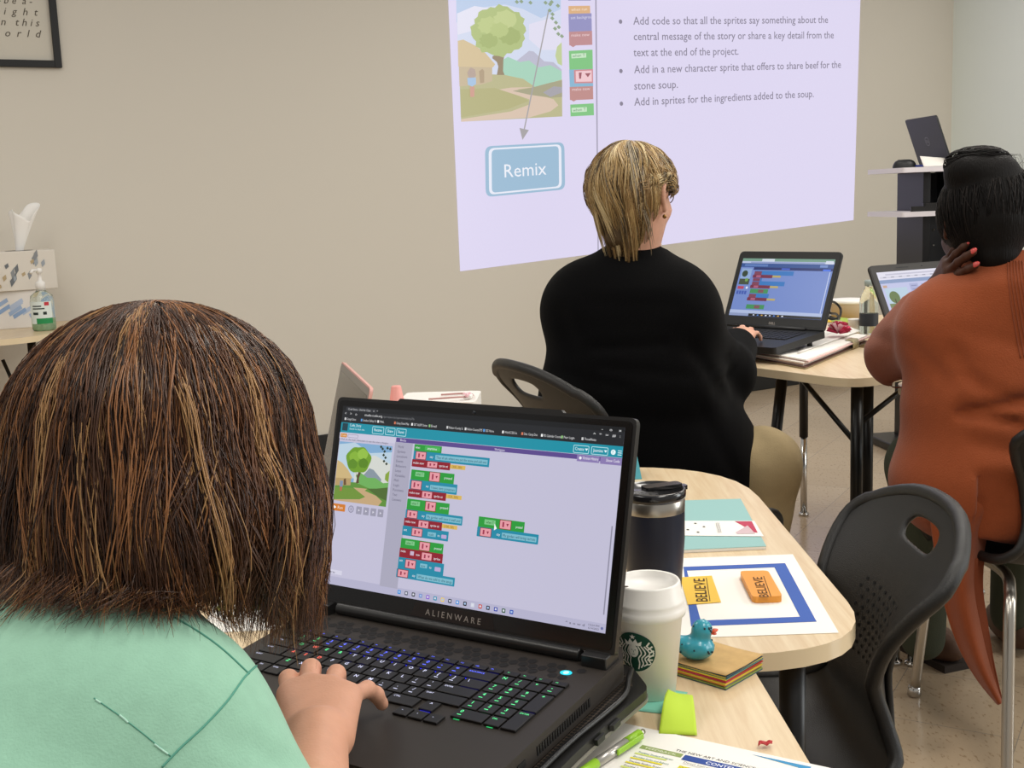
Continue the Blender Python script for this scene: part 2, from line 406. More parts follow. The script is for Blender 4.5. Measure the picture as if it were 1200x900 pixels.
# ================================================================== THE ROOM
WYAW = R(30); WU = Vector((math.cos(WYAW), math.sin(WYAW), 0)); WN = Vector((math.sin(WYAW), -math.cos(WYAW), 0)); WO = PZ(890, 457, 0); UP = Vector((0, 0, 1))
m_wall = mat('wall_paint', 'd8d2c6', .75, spec=.25, bump=.06, bscale=260)
m_black = mat('black_plastic', '131313', .45, bump=.12, bscale=900)
m_blackm = mat('black_metal', '0c0c0d', .38)
m_chrome = mat('chrome', 'c9c7c3', .16, 1)
m_steel = mat('steel', 'b9b4ab', .3, 1)
m_white = mat('white_plastic', 'ece9e4', .45)
m_paper = mat('paper', 'f1ede6', .7, spec=.2)
def floor_mat():
    m = mat('floor_tile', 'b3a695', .2, spec=.5, coat=.0); nt = m.node_tree; b = nt.nodes['Principled BSDF']; N = nt.nodes.new; L = nt.links.new
    tc = N('ShaderNodeTexCoord'); br = N('ShaderNodeTexBrick'); br.offset = 0; br.inputs['Scale'].default_value = 1; br.inputs['Brick Width'].default_value = .305; br.inputs['Row Height'].default_value = .305
    br.inputs['Mortar Size'].default_value = .0012; br.inputs['Color1'].default_value = lin('b9a68d'); br.inputs['Color2'].default_value = lin('b09c82'); br.inputs['Mortar'].default_value = lin('8d8376')
    mp = N('ShaderNodeMapping'); mp.inputs['Rotation'].default_value = (0, 0, WYAW); L(tc.outputs['Object'], mp.inputs[0]); L(mp.outputs[0], br.inputs['Vector'])
    mp2 = N('ShaderNodeMapping'); mp2.inputs['Scale'].default_value = (1, .45, 1); mp2.inputs['Rotation'].default_value = (0, 0, .8); L(tc.outputs['Object'], mp2.inputs[0])
    n = N('ShaderNodeTexNoise'); n.inputs['Scale'].default_value = 110; n.inputs['Detail'].default_value = 4; L(mp2.outputs[0], n.inputs['Vector'])
    cr = N('ShaderNodeValToRGB'); cr.color_ramp.elements[0].position = .34; cr.color_ramp.elements[0].color = lin('cfc4b6'); cr.color_ramp.elements[1].position = .42; cr.color_ramp.elements[1].color = (1, 1, 1, 1)
    e = cr.color_ramp.elements.new(.64); e.color = (1, 1, 1, 1); e = cr.color_ramp.elements.new(.7); e.color = (1.1, 1.09, 1.08, 1); L(n.outputs[0], cr.inputs[0])
    mx = N('ShaderNodeMix'); mx.data_type = 'RGBA'; mx.blend_type = 'MULTIPLY'; mx.inputs[0].default_value = .75; L(br.outputs[0], mx.inputs[6]); L(cr.outputs[0], mx.inputs[7]); L(mx.outputs[2], b.inputs['Base Color'])
    n2 = N('ShaderNodeTexNoise'); n2.inputs['Scale'].default_value = 7; bp = N('ShaderNodeBump'); bp.inputs['Strength'].default_value = .1; bp.inputs['Distance'].default_value = .01
    L(tc.outputs['Object'], n2.inputs['Vector']); L(n2.outputs[0], bp.inputs['Height']); L(bp.outputs[0], b.inputs['Normal']); return m
corner = PP(1113, 250, WO, WN); CU = (corner-WO).dot(WU)
def struct(name, mb, **k): return tag(mb.build(name, **k), kind='structure')
b = MB(); b.box((.6, 3.6, -.05), (12, 12.4, .1), floor_mat()); struct('floor', b)
b = MB(); Lw = CU+5.2
Mw = Matrix.Translation(WO) @ Matrix.Rotation(WYAW, 4, 'Z')
b.box(((CU-5.2)/2, .06, 1.4), (Lw, .12, 2.8), m_wall, M=Mw); struct('wall_back', b)
Mr = Matrix.Translation(Vector((corner.x, corner.y, 0))) @ Matrix.Rotation(WYAW, 4, 'Z')
m_wall2 = mat('wall_right_pale', 'e4ebe6', .6, spec=.3, bump=.05, bscale=260)  # right wall set paler and cooler than the back wall
b = MB(); b.box((.06, -2.6+.12, 1.4), (.12, 5.4, 2.8), m_wall2, M=Mr); struct('wall_right', b)
m_base = mat('vinyl_base', '1b1b1c', .5)
b = MB(); b.box(((CU-5.2)/2, -.006, .052), (Lw, .012, .104), m_base, M=Mw); struct('baseboard_back', b, bevel=.004)
b = MB(); b.box((-.006, -2.6, .052), (.012, 5.2, .104), m_base, M=Mr); struct('baseboard_right', b, bevel=.004)
# light of the room: ceiling panels and a window side
def area(name, loc, size, energy, col, rot=(0, 0, 0), sy=None):
    l = bpy.data.lights.new(name, 'AREA'); l.shape = 'RECTANGLE'; l.size = size; l.size_y = sy or size; l.energy = energy; l.color = col
    o = bpy.data.objects.new(name, l); o.location = loc; o.rotation_euler = rot; COL.objects.link(o); return o
for lx, ly, e in [(-1.6, .6, 22), (.9, .6, 27), (-1.6, 3.0, 19), (.9, 3.0, 24), (3.2, 1.8, 42), (2.6, 4.2, 26), (3.1, 6.4, 10), (.7, 5.0, 10)]:  # the panel over the far right corner is added to brighten the right wall
    area('ceiling_light', (lx, ly, 2.78), .6, e, (1, .95, .87), sy=1.2)
area('window_light', (5.6, 1.6, 1.7), 2.2, 70, (.93, .98, 1.0), (0, R(90), R(12)), 1.6)
w = bpy.data.worlds.new('world'); SC.world = w; w.use_nodes = True; bg = w.node_tree.nodes['Background']; bg.inputs[0].default_value = (1, .97, .93, 1); bg.inputs[1].default_value = .42
# ------------------------------------------------------------------ framed print on the back wall
def wuv(px, py):
    p = PP(px, py, WO, WN)-WO; return p.dot(WU), p.z
fx1, fz0 = wuv(72, 80); fxc = wuv(20, 40)[0]; fx0 = 2*fxc-fx1; fz1 = fz0+.56; fw = .03
fr = thing('framed_print', 'white print with italic words in a thin black frame on the wall', 'picture', mw=Matrix.Translation(WO+WU*fxc+UP*fz0+WN*.001) @ Matrix.Rotation(WYAW, 4, 'Z'))
b = MB()
W2 = (fx1-fx0)/2; HH = fz1-fz0
for c, d in [((-W2+fw/2, -.012, HH/2), (fw, .024, HH)), ((W2-fw/2, -.012, HH/2), (fw, .024, HH)), ((0, -.012, fw/2), (2*W2-2*fw, .024, fw)), ((0, -.012, HH-fw/2), (2*W2-2*fw, .024, fw))]: b.box(c, d, m_blackm)
b.build('frame', fr, bevel=.002)
b = MB(); b.box((0, -.005, HH/2), (2*W2-fw, .006, HH-fw), mat('print_paper', 'cfc9bb', .6)); b.build('print_sheet', fr)
s = Sheet(WO+WN*.0092, WU, UP); inkd = ink('5a5348')
for t, px, py, h, sp in [('- b e  a -', 18, 4.5, .028, 1.0), ('l  i  g  h  t', 20, 17.5, .030, 1.0), ('i n   t h i s', 21, 30, .030, 1.0), ('w  o  r  l  d', 20, 43, .030, 1.0)]:
    x, z = s.uv(px, py); s.text(t, x, z, h, inkd, align='c', shear=.3, space=sp, width=None); s.build('lettering', fr)
# ------------------------------------------------------------------ slide on the back wall: projector light put in as a glowing sheet
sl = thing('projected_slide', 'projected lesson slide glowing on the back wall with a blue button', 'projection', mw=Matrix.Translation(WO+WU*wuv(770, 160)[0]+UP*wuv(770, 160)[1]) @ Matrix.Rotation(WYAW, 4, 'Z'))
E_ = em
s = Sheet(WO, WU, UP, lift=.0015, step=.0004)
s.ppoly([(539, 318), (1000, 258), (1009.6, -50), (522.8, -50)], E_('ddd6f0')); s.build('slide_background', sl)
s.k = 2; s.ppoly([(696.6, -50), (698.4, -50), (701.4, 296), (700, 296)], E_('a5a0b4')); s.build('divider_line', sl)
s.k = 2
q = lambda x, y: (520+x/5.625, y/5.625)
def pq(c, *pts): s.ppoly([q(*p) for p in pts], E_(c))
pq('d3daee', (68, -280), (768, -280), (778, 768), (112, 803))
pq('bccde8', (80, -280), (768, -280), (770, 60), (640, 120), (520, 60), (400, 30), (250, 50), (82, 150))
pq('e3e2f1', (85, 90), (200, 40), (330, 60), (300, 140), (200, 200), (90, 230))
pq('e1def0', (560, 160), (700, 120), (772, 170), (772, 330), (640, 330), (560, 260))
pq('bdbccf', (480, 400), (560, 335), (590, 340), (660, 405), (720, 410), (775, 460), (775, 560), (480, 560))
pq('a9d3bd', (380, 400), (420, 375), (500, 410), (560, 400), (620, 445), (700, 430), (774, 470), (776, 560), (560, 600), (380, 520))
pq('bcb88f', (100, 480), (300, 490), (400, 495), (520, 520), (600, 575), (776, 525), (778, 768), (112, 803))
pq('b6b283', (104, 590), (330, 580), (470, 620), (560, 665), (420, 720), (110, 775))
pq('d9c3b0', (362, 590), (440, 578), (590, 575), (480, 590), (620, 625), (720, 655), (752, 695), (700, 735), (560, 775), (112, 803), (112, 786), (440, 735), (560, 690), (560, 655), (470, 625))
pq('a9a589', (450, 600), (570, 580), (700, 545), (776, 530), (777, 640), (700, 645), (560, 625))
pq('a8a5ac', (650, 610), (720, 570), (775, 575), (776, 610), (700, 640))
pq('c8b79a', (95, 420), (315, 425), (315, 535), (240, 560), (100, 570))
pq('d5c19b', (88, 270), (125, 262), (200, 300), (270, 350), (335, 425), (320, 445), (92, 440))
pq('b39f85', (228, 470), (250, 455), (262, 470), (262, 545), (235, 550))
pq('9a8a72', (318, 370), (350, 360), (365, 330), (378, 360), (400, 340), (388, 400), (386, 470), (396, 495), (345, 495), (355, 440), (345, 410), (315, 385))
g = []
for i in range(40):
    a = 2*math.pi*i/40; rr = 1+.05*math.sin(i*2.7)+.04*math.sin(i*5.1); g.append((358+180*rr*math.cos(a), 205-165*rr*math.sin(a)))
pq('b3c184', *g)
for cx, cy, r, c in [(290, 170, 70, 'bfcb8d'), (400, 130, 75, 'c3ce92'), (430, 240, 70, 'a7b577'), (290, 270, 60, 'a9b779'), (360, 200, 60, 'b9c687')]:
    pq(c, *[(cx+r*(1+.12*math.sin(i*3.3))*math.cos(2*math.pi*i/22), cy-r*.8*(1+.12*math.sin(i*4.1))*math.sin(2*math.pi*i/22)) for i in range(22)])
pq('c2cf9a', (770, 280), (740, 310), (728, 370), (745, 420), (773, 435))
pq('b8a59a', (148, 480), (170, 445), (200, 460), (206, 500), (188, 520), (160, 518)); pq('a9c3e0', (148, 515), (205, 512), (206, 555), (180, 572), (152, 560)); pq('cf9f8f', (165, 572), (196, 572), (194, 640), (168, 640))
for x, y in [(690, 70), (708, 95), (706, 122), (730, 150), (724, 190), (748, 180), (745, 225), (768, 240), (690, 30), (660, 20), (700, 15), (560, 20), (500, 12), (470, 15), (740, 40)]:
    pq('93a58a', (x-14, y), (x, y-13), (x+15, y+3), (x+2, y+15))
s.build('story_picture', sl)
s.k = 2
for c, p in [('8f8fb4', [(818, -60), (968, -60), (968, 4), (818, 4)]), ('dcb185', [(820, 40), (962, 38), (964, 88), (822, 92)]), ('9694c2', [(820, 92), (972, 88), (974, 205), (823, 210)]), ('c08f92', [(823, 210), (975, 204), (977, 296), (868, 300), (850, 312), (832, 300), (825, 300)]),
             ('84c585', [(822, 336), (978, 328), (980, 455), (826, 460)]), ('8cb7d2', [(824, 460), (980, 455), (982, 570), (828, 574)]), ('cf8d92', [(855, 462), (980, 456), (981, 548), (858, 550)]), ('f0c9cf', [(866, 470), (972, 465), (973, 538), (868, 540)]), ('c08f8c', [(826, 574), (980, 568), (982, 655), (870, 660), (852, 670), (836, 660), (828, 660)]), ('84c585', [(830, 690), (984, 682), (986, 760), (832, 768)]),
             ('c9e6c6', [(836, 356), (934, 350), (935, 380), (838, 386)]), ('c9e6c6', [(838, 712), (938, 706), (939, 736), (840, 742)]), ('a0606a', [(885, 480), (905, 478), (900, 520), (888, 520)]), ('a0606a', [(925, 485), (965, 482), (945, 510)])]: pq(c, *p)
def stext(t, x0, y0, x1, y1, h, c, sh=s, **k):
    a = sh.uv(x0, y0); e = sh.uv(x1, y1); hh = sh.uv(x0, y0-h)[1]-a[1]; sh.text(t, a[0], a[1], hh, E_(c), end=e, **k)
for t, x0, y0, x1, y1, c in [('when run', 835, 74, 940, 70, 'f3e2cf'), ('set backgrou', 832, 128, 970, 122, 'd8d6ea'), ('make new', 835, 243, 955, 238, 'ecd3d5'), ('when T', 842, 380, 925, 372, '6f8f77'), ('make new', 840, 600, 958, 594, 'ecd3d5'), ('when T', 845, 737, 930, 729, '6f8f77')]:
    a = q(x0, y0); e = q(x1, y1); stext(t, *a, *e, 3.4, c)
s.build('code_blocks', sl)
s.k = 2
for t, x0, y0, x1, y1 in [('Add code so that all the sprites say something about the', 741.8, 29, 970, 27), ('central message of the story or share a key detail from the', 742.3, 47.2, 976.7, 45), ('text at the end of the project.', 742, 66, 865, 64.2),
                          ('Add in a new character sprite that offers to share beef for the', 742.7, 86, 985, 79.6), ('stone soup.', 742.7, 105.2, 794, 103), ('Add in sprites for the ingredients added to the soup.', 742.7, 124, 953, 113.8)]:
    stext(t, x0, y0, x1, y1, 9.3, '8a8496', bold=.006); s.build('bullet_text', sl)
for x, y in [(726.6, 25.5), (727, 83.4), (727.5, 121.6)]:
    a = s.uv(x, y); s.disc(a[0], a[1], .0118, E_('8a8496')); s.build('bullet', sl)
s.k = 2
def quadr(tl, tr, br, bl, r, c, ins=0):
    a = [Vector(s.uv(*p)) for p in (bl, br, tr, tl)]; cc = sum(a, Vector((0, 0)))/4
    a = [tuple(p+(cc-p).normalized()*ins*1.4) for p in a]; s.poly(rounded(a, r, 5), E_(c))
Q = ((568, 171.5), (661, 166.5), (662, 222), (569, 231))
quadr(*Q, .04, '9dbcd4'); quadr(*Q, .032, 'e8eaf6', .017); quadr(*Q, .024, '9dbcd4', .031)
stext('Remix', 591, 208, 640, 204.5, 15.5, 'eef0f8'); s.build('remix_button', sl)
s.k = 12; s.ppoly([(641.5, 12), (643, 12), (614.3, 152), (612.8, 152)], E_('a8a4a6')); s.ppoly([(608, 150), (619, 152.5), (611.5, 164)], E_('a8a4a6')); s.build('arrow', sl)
# ------------------------------------------------------------------ tables
def lam_mat():
    m = mat('maple_laminate', 'dcc6a4', .32, spec=.5); nt = m.node_tree; b = nt.nodes['Principled BSDF']; N = nt.nodes.new; L = nt.links.new
    tc = N('ShaderNodeTexCoord'); mp = N('ShaderNodeMapping'); mp.inputs['Scale'].default_value = (26, 1.6, 10); mp.inputs['Rotation'].default_value = (0, 0, 1.15); L(tc.outputs['Object'], mp.inputs[0])
    n = N('ShaderNodeTexNoise'); n.inputs['Scale'].default_value = 3.2; n.inputs['Detail'].default_value = 7; n.inputs['Roughness'].default_value = .65; n.inputs['Distortion'].default_value = .5; L(mp.outputs[0], n.inputs['Vector'])
    cr = N('ShaderNodeValToRGB'); cr.color_ramp.elements[0].position = .3; cr.color_ramp.elements[0].color = lin('cfb48e'); cr.color_ramp.elements[1].position = .7; cr.color_ramp.elements[1].color = lin('e2cfae'); L(n.outputs[0], cr.inputs[0]); L(cr.outputs[0], b.inputs['Base Color']); return m
m_lam = lam_mat(); m_edge = mat('table_edge', 'e3d0ad', .22, coat=.4)
def table(name, label, outline, z, legs, braces=(), th=.023, radii=.12, split=.36, group=None):
    cx = sum(p[0] for p in outline)/len(outline); cy = sum(p[1] for p in outline)/len(outline)
    t = thing(name, label, 'table', (cx, cy, 0), group=group); loc = lambda p: (p[0]-cx, p[1]-cy)
    b = MB(); b.prism(rounded([loc(p) for p in outline], radii, 8), z-th, z, m_lam, msd=m_edge); b.build('tabletop', t, bevel=.010, seg=3)
    for (x, y), (fx, fy) in legs:
        x, y = loc((x, y)); fx, fy = loc((fx, fy)); a = Vector((x, y, z-th)); f = Vector((fx, fy, .012)); k = a.lerp(f, (z-th-split)/(z-th)) if split > 0 else None
        b = MB(); b.tube([a, k], .0165, m_blackm, 16); lg = b.build('leg', t)
        b = MB(); b.tube([k.lerp(a, .04), f], .0125, m_chrome, 14); b.build('leg_extension', lg)
        b = MB(); b.lathe([(.012, .012), (.019, .010), (.019, .002), (.015, 0)], m_chrome, 14, c=(fx, fy, 0)); b.build('glide', lg)
    for a, e in braces:
        b = MB(); b.tube([Vector((*loc(a[:2]), a[2])), Vector((*loc(e[:2]), e[2]))], .0075, m_blackm, 8); b.build('brace', t)
    return t
# table carrying the big laptop and the table behind it
xe = PZ(883, 785).x
table('student_table', 'maple student desk under the big black gaming laptop and white coffee cup', [(xe, 1.325), (-.55, 1.325), (-.55, .90), (xe+.012, .90)], TZ, [((xe-.30, 1.22), (xe-.30, 1.24)), ((-.47, 1.22), (-.47, 1.24)), ((-.51, 1.14), (-.51, 1.13)), ((xe-.08, 1.0), (xe-.08, .98))], radii=[.02, .06, .06, .06])
AX = .436
table('student_table', 'maple table with rounded corners holding the blue bordered sheet and teal booklet', [(AX, 1.358), (AX, 2.37), (-.62, 2.37), (-.62, 1.358)], TZ, [((.335, 1.413), (.335, 1.413)), ((.40, 2.28), (.40, 2.30)), ((-.55, 2.28), (-.55, 2.30)), ((-.55, 1.44), (-.55, 1.42))], radii=[.17, .28, .1, .1])
TD = .745
dc = PZ(985, 444, TD); e1 = Vector((-.57, .82, 0)); e2 = Vector((.82, .57, 0)); dc = Vector((.893, 3.06, 0))
pD = [dc, dc+e2*.52, dc+e2*.52+e1*.98, dc+e1*.98]
def at2(v): return (v.x, v.y)
def legp(px, py, y): v = P(px, py, y); return (v.x, v.y)
table('student_table', 'maple desk with the open laptop on papers beside the blonde person', [at2(p) for p in pD], TD,
      [((*at2(dc+e2*.09+e1*.07),), (*at2(dc+e2*.09+e1*.07),)), ((*at2(dc+e2*.12+e1*.36),), (*at2(dc+e2*.07+e1*.42),)), ((.995, 3.30), (.995, 3.30)), ((*at2(dc+e2*.45+e1*.10),), (*at2(dc+e2*.46+e1*.08),)), ((*at2(dc+e2*.43+e1*.86),), (*at2(dc+e2*.45+e1*.88),))],
      braces=[((*at2(dc+e2*.10+e1*.09), .56), (*at2(dc+e2*.14+e1*.33), .72)), ((*at2(dc+e2*.12+e1*.09), .60), (*at2(dc+e2*.45+e1*.10), .72))], radii=.10, split=.20)
pE = [(.975, 3.0), (.965, 2.885), (1.03, 2.855), (1.75, 2.86), (1.80, 3.26), (1.36, 3.27)]
table('student_table', 'maple desk carrying the laptop in front of the person in rust', pE, TD, [((1.0, 2.985), (.978, 2.985)), ((1.05, 3.0), (1.018, 2.972)), ((1.70, 2.95), (1.72, 2.93)), ((1.66, 3.18), (1.67, 3.2)), ((1.46, 3.14), (1.46, 3.15))],
      braces=[((1.13, 2.92, .56), (1.30, 2.95, .72))], radii=[.04, .05, .05, .1, .1, .1], split=.22)
TL = .72
while (PZ(96, 373.5, TL)-WO).dot(WN) < .05: TL += .005
tr = PZ(96, 373.5, TL); tf = PZ(54, 393.5, TL); dv = (tr-tf); uL = WU; tl0 = [tr, tr-uL*.9, Vector((tf.x-.55, tf.y-.0, 0)), tf]
table('student_table', 'maple desk against the back wall under the tissue boxes', [at2(tr+WN*.03), at2(tr+WN*.03-WU*1.15), at2(tf-WU*.8), at2(tf)], TL,
      [(legp(37, 402, tf.y+.22), legp(38, 460, tf.y+.22)), (legp(69, 402, tr.y-.25), legp(69, 450, tr.y-.25)), ((*at2(tf-WU*.7-WN*.1),), (*at2(tf-WU*.7-WN*.1),)), ((*at2(tr-WU*1.0+WN*.15),), (*at2(tr-WU*1.0+WN*.15),))],
      braces=[((*legp(30, 440, tf.y+.23), .42), (*legp(2, 410, tf.y+.2), .68)), ((*legp(40, 425, tf.y+.26), .5), (*legp(48, 404, tf.y+.45), .68)), ((*legp(66, 420, tr.y-.30), .53), (*legp(52, 402, tr.y-.5), .68))], radii=[.12, .1, .1, .16], split=.30)
# ------------------------------------------------------------------ on the wall table
m_tis = mat('tissue', 'f4f1ec', .8)
def tissue_box(label, px, py, z, w, d, h, rz, c1, c2, c3, style, opening):
    o = PZ(px, py, z)+WN*.07; t = thing('tissue_box', label, 'tissue box', o, rz, 'tissue boxes on the wall table'); b = MB(); b.box((0, 0, h/2), (w, d, h), mat('carton_'+c1, c1, .55)); b.build('carton', t, bevel=.003)
    M_ = Matrix.Translation(o) @ Matrix.Rotation(rz, 4, 'Z'); r3 = M_.to_3x3(); pats = MB()
    for so, ux, ww, cols in [(M_ @ Vector((-w/2, -d/2, 0)), r3 @ Vector((1, 0, 0)), w, c2), (M_ @ Vector((-w/2, d/2, 0)), r3 @ Vector((0, -1, 0)), d, c3)]:
        s = Sheet(so, ux, UP)
        rr = random.Random(len(label)+int(ww*1000))
        if style == 'zig' :
            if ww == d:
                for k in range(6): s.line([(ww*i/8, h*(.05+.16*k+(.10 if i % 2 else 0))) for i in range(9)], .007, ink(cols[k % len(cols)]))
            else:
                for k in range(9):
                    x, y = ww*rr.uniform(.08, .8), h*rr.uniform(.08, .8); s.poly([(x, y), (x+.05, y+.03), (x+.045, y+.045), (x-.005, y+.016)], ink(cols[k % len(cols)]))
        else:
            for k in range(16):
                x, y = ww*rr.uniform(.05, .85), h*rr.uniform(.05, .75); l = rr.uniform(.02, .05); s.poly([(x, y), (x+.012, y+l*.4), (x+.010, y+l), (x-.004, y+l*.6)], ink(cols[k % len(cols)]))
        s.build('printed_pattern', t)
    if opening:
        b = MB(); b.lathe([(.0, h+.0006), (.055, h+.0008)], m_blackm, 24, caps=False); ob = b.build('opening', t)
        b = MB()
        def tf_(u, v): # pulled tissue: a fluted, flaring sheet with two peaks
            a = u*2*math.pi; r = .012+.035*v**1.3*(1+.35*math.sin(3*a+1)); pk = .13+.075*max(0, math.cos(a-.6))+.05*max(0, math.cos(a-3.4)); return Vector((r*math.cos(a)*1.2+.03*v, r*math.sin(a)*.5, h-.01+pk*v))
        b.grid(tf_, 36, 14, m_tis, closed_u=True); b.build('tissue_sheet', t, solid=.001)
    return t
tb = PZ(30, 386, TL)
hb = .155
tissue_box('lower tissue box printed with blue dashes and grey zigzags', 20, 381, TL, .22, .20, hb, R(24), 'e4dfda', ['8fa9cf', '9fb4d4', 'b5c3da'], ['8d8690', 'a7a0a6'], 'zig', False)
o = PZ(20, 381, TL)+WN*.07; tt = tissue_box('upper tissue box with grey leaf print and a pulled tissue', 20, 381, TL, .25, .20, .16, R(29), 'ddd6cb', ['8c8f92', 'b9a583', '9fa6ad', '6f7478'], ['75706c', 'a59c8e'], 'leaf', True)
tt.location = (o.x+.03, o.y+.0, TL+hb+.0005)
bo = PZ(52.5, 387, TL); sb = thing('hand_sanitizer', 'clear pump bottle of hand sanitizer with green label on the wall table', 'bottle', bo, R(10))
m_clear = mat('clear_plastic', 'eef6ee', .08, trans=.9, ior=1.3)
b = MB(); b.lathe([(.0, 0), (.040, .0), (.046, .008), (.046, .115), (.042, .14), (.020, .158), (.017, .165), (.0, .165)], m_clear, 32, caps=False); b.build('bottle_body', sb)
b = MB(); b.lathe([(0, .004), (.042, .004), (.042, .05), (0, .05)], mat('gel', 'b9e0b0', .1, trans=.5, ior=1.33), 28, caps=False); b.build('gel', sb)
b = MB(); b.lathe([(.019, .160), (.019, .190), (.015, .196), (.008, .200), (.007, .228), (.012, .230), (.012, .246), (.004, .25)], m_white, 24); b.tube([(.0, -.0, .242), (-.02, -.03, .242), (-.024, -.04, .232)], .006, m_white); b.build('pump', sb)
b = MB()
def lab(z0, z1, a0, a1, m, r=.0466):
    b.grid(lambda u, v: Vector((r*math.cos(a0+(a1-a0)*u), r*math.sin(a0+(a1-a0)*u), z0+(z1-z0)*v)), 16, 1, m)
c0 = R(-90)
lab(.03, .118, c0-1.0, c0+1.0, ink('dfe9e4')); lab(.030, .052, c0-.4, c0+1.0, ink('2f8f55'), .0468); lab(.066, .076, c0-.7, c0-.2, ink('2d3a36'), .0468); lab(.088, .093, c0-.7, c0+.35, ink('2d3a36'), .0468); lab(.098, .103, c0-.7, c0+.1, ink('2d3a36'), .0468); lab(.066, .078, c0+.2, c0+.5, ink('2d3a36'), .0468); lab(.102, .116, c0+.35, c0+.75, ink('c23b45'), .0468)
b.build('label', sb)
# ------------------------------------------------------------------ presentation stand in the far corner
SY = 5.55
st0 = P(1085, 300, SY); st = thing('laptop_stand', 'tall black stand with white shelves in the far corner', 'stand', (st0.x, SY, 0), R(8))
zs1 = P(1060, 197, SY).z; zs2 = P(1060, 247.5, SY).z; m_shelf = mat('white_shelf', 'dcd7dc', .4)
for z in (zs1, zs2):
    b = MB(); b.prism(rounded([(-.20, -.17), (.20, -.17), (.20, .2), (-.20, .2)], .015, 3), z-.022, z, m_shelf); b.build('shelf', st, bevel=.003)
b = MB(); b.box((-.045, .04, (zs1-.022)/2+.02), (.035, .26, zs1-.062), m_blackm); b.build('side_panel', st, bevel=.003)
b = MB(); b.box((.14, .04, (zs1-.022)/2+.02), (.035, .26, zs1-.062), m_blackm); b.build('side_panel', st, bevel=.003)
b = MB(); b.box((.0475, .08, (zs2-.022)/2+.03), (.15, .18, zs2-.06), mat('charcoal', '1d1f22', .5)); b.build('cabinet', st, bevel=.003)
b = MB(); b.box((.0475, .15, (zs1+zs2)/2-.011), (.15, .02, zs1-zs2-.026), mat('charcoal', '1d1f22', .5)); b.build('back_panel', st)
b = MB(); b.box((.02, .04, .02), (.42, .36, .04), m_blackm); b.build('base', st, bevel=.01)
b = MB()
for z in (zs2-.09, zs2-.16): b.lathe([(.0, 0), (.004, .0), (.004, .004), (0, .005)], m_steel, 12, caps=False, M=Matrix.Translation((.03, -.012, z)) @ Matrix.Rotation(R(90), 4, 'X'))
b.build('screw', st)
# laptop on it, seen from behind
h1 = P(1079.5, 193, SY+.165); wd = Vector((.09, -.996, 0)); nb = Vector((-.996, -.09, 0)); zt = zs1+.0006
bl = Vector((h1.x, h1.y, zt+.012)); Wl, Hl = .325, .225
lpt = thing('laptop', 'black laptop standing open on top of the corner stand, lid seen from behind', 'laptop', mw=Matrix.Translation((bl.x, bl.y, zt)))
tip = (P(1066, 141, SY+.165)-bl); upv = (nb*.075+UP*.21).normalized()
m_lid = mat('laptop_black', '1b1c1e', .42, bump=.05, bscale=1200)
def slab(mb, o, ax, ay, az, w, h, t, m, r=.01):
    M_ = Matrix.Identity(4)
    for i in range(3): M_[i][0], M_[i][1], M_[i][2], M_[i][3] = ax[i], ay[i], az[i], o[i]
    mb.prism(rounded([(0, 0), (w, 0), (w, h), (0, h)], r, 4), 0, t, m, M=M_)
ln = wd.cross(upv).normalized()
b = MB(); slab(b, bl, wd, upv, ln, Wl, Hl, .008, m_lid, .014); b.build('lid', lpt, world=True, bevel=.0015)
s = Sheet(bl, wd, upv); s.n = -ln if ln.dot(nb) < 0 else ln; s.lift = .0003 if ln.dot(nb) < 0 else .0083
s.ring(Wl/2-.02, Hl/2-.02, Wl/2+.02, Hl/2+.02, .0022, mat('logo_grey', '77797c', .3), .0199); s.text('DELL', Wl/2, Hl/2-.006, .012, mat('logo_grey', '77797c', .3), align='c'); s.build('emblem', lpt)
b = MB(); slab(b, bl-UP*.0115, wd, -nb, wd.cross(-nb), Wl, .22, .015, m_lid, .014); b.build('base', lpt, world=True, bevel=.002)
ms = P(1059, 197, SY-.05); msz = thing('computer_mouse', 'black mouse on the upper shelf of the corner stand', 'mouse', (ms.x, SY-.06, zs1), R(70))
b = MB(); b.grid(lambda u, v: Vector((.033*math.cos(u*2*math.pi)*(math.cos(v*math.pi/2)**.55), .052*math.sin(u*2*math.pi)*(math.cos(v*math.pi/2)**.55), .038*math.sin(v*math.pi/2))), 24, 8, m_lid, closed_u=True); b.build('shell', msz)
b = MB(); b.lathe([(.0, -.003), (.008, -.003), (.008, .003), (0, .003)], m_black, 12, caps=False, M=Matrix.Translation((0, .024, .030)) @ Matrix.Rotation(R(90), 4, 'Y')); b.build('scroll_wheel', msz)
b = MB(); pc = P(1098, 198, SY-.06)
pa_, pb_ = P(1083, 200, SY-.155), P(1112, 203, SY-.155); b.grid(lambda u, v: Vector((pa_.x+(pb_.x-pa_.x)*u-.012*v, SY-.150+.02*v+.006*math.sin(3*u), zs1+.001+.048*v*(1-.25*u))), 8, 6, m_paper)
tag(b.build('paper_sheet', solid=.0008), 'loose white papers in front of the laptop on the corner stand', 'paper')
b = MB(); a = P(1071, 195, SY-.08); b.tube([(a.x, SY-.1, zs1+.006), (a.x+.055, SY-.13, zs1+.006), (a.x+.06, SY-.133, zs1+.006)], [.005, .005, .001], mat('blue_ink_pen', '2b3a8c', .3)); tag(b.build('pen'), 'blue pen lying on the corner stand beside the mouse', 'pen')
b = MB(); a = P(1078, 245, SY-.05); b.prism(rounded([(-.10, -.160), (.15, -.160), (.15, -.098), (-.08, -.098)], .02), zs2+.0005, zs2+.022, m_black, M=Matrix.Translation((a.x+.02, SY, 0)))
b.prism(rounded([(-.04, -.155), (.14, -.155), (.14, -.100), (-.03, -.100)], .02), zs2+.022, zs2+.036, m_black, M=Matrix.Translation((a.x+.02, SY, 0)))
tag(b.build('tablet_case', bevel=.003), 'flat black device on the lower shelf of the corner stand', 'device')
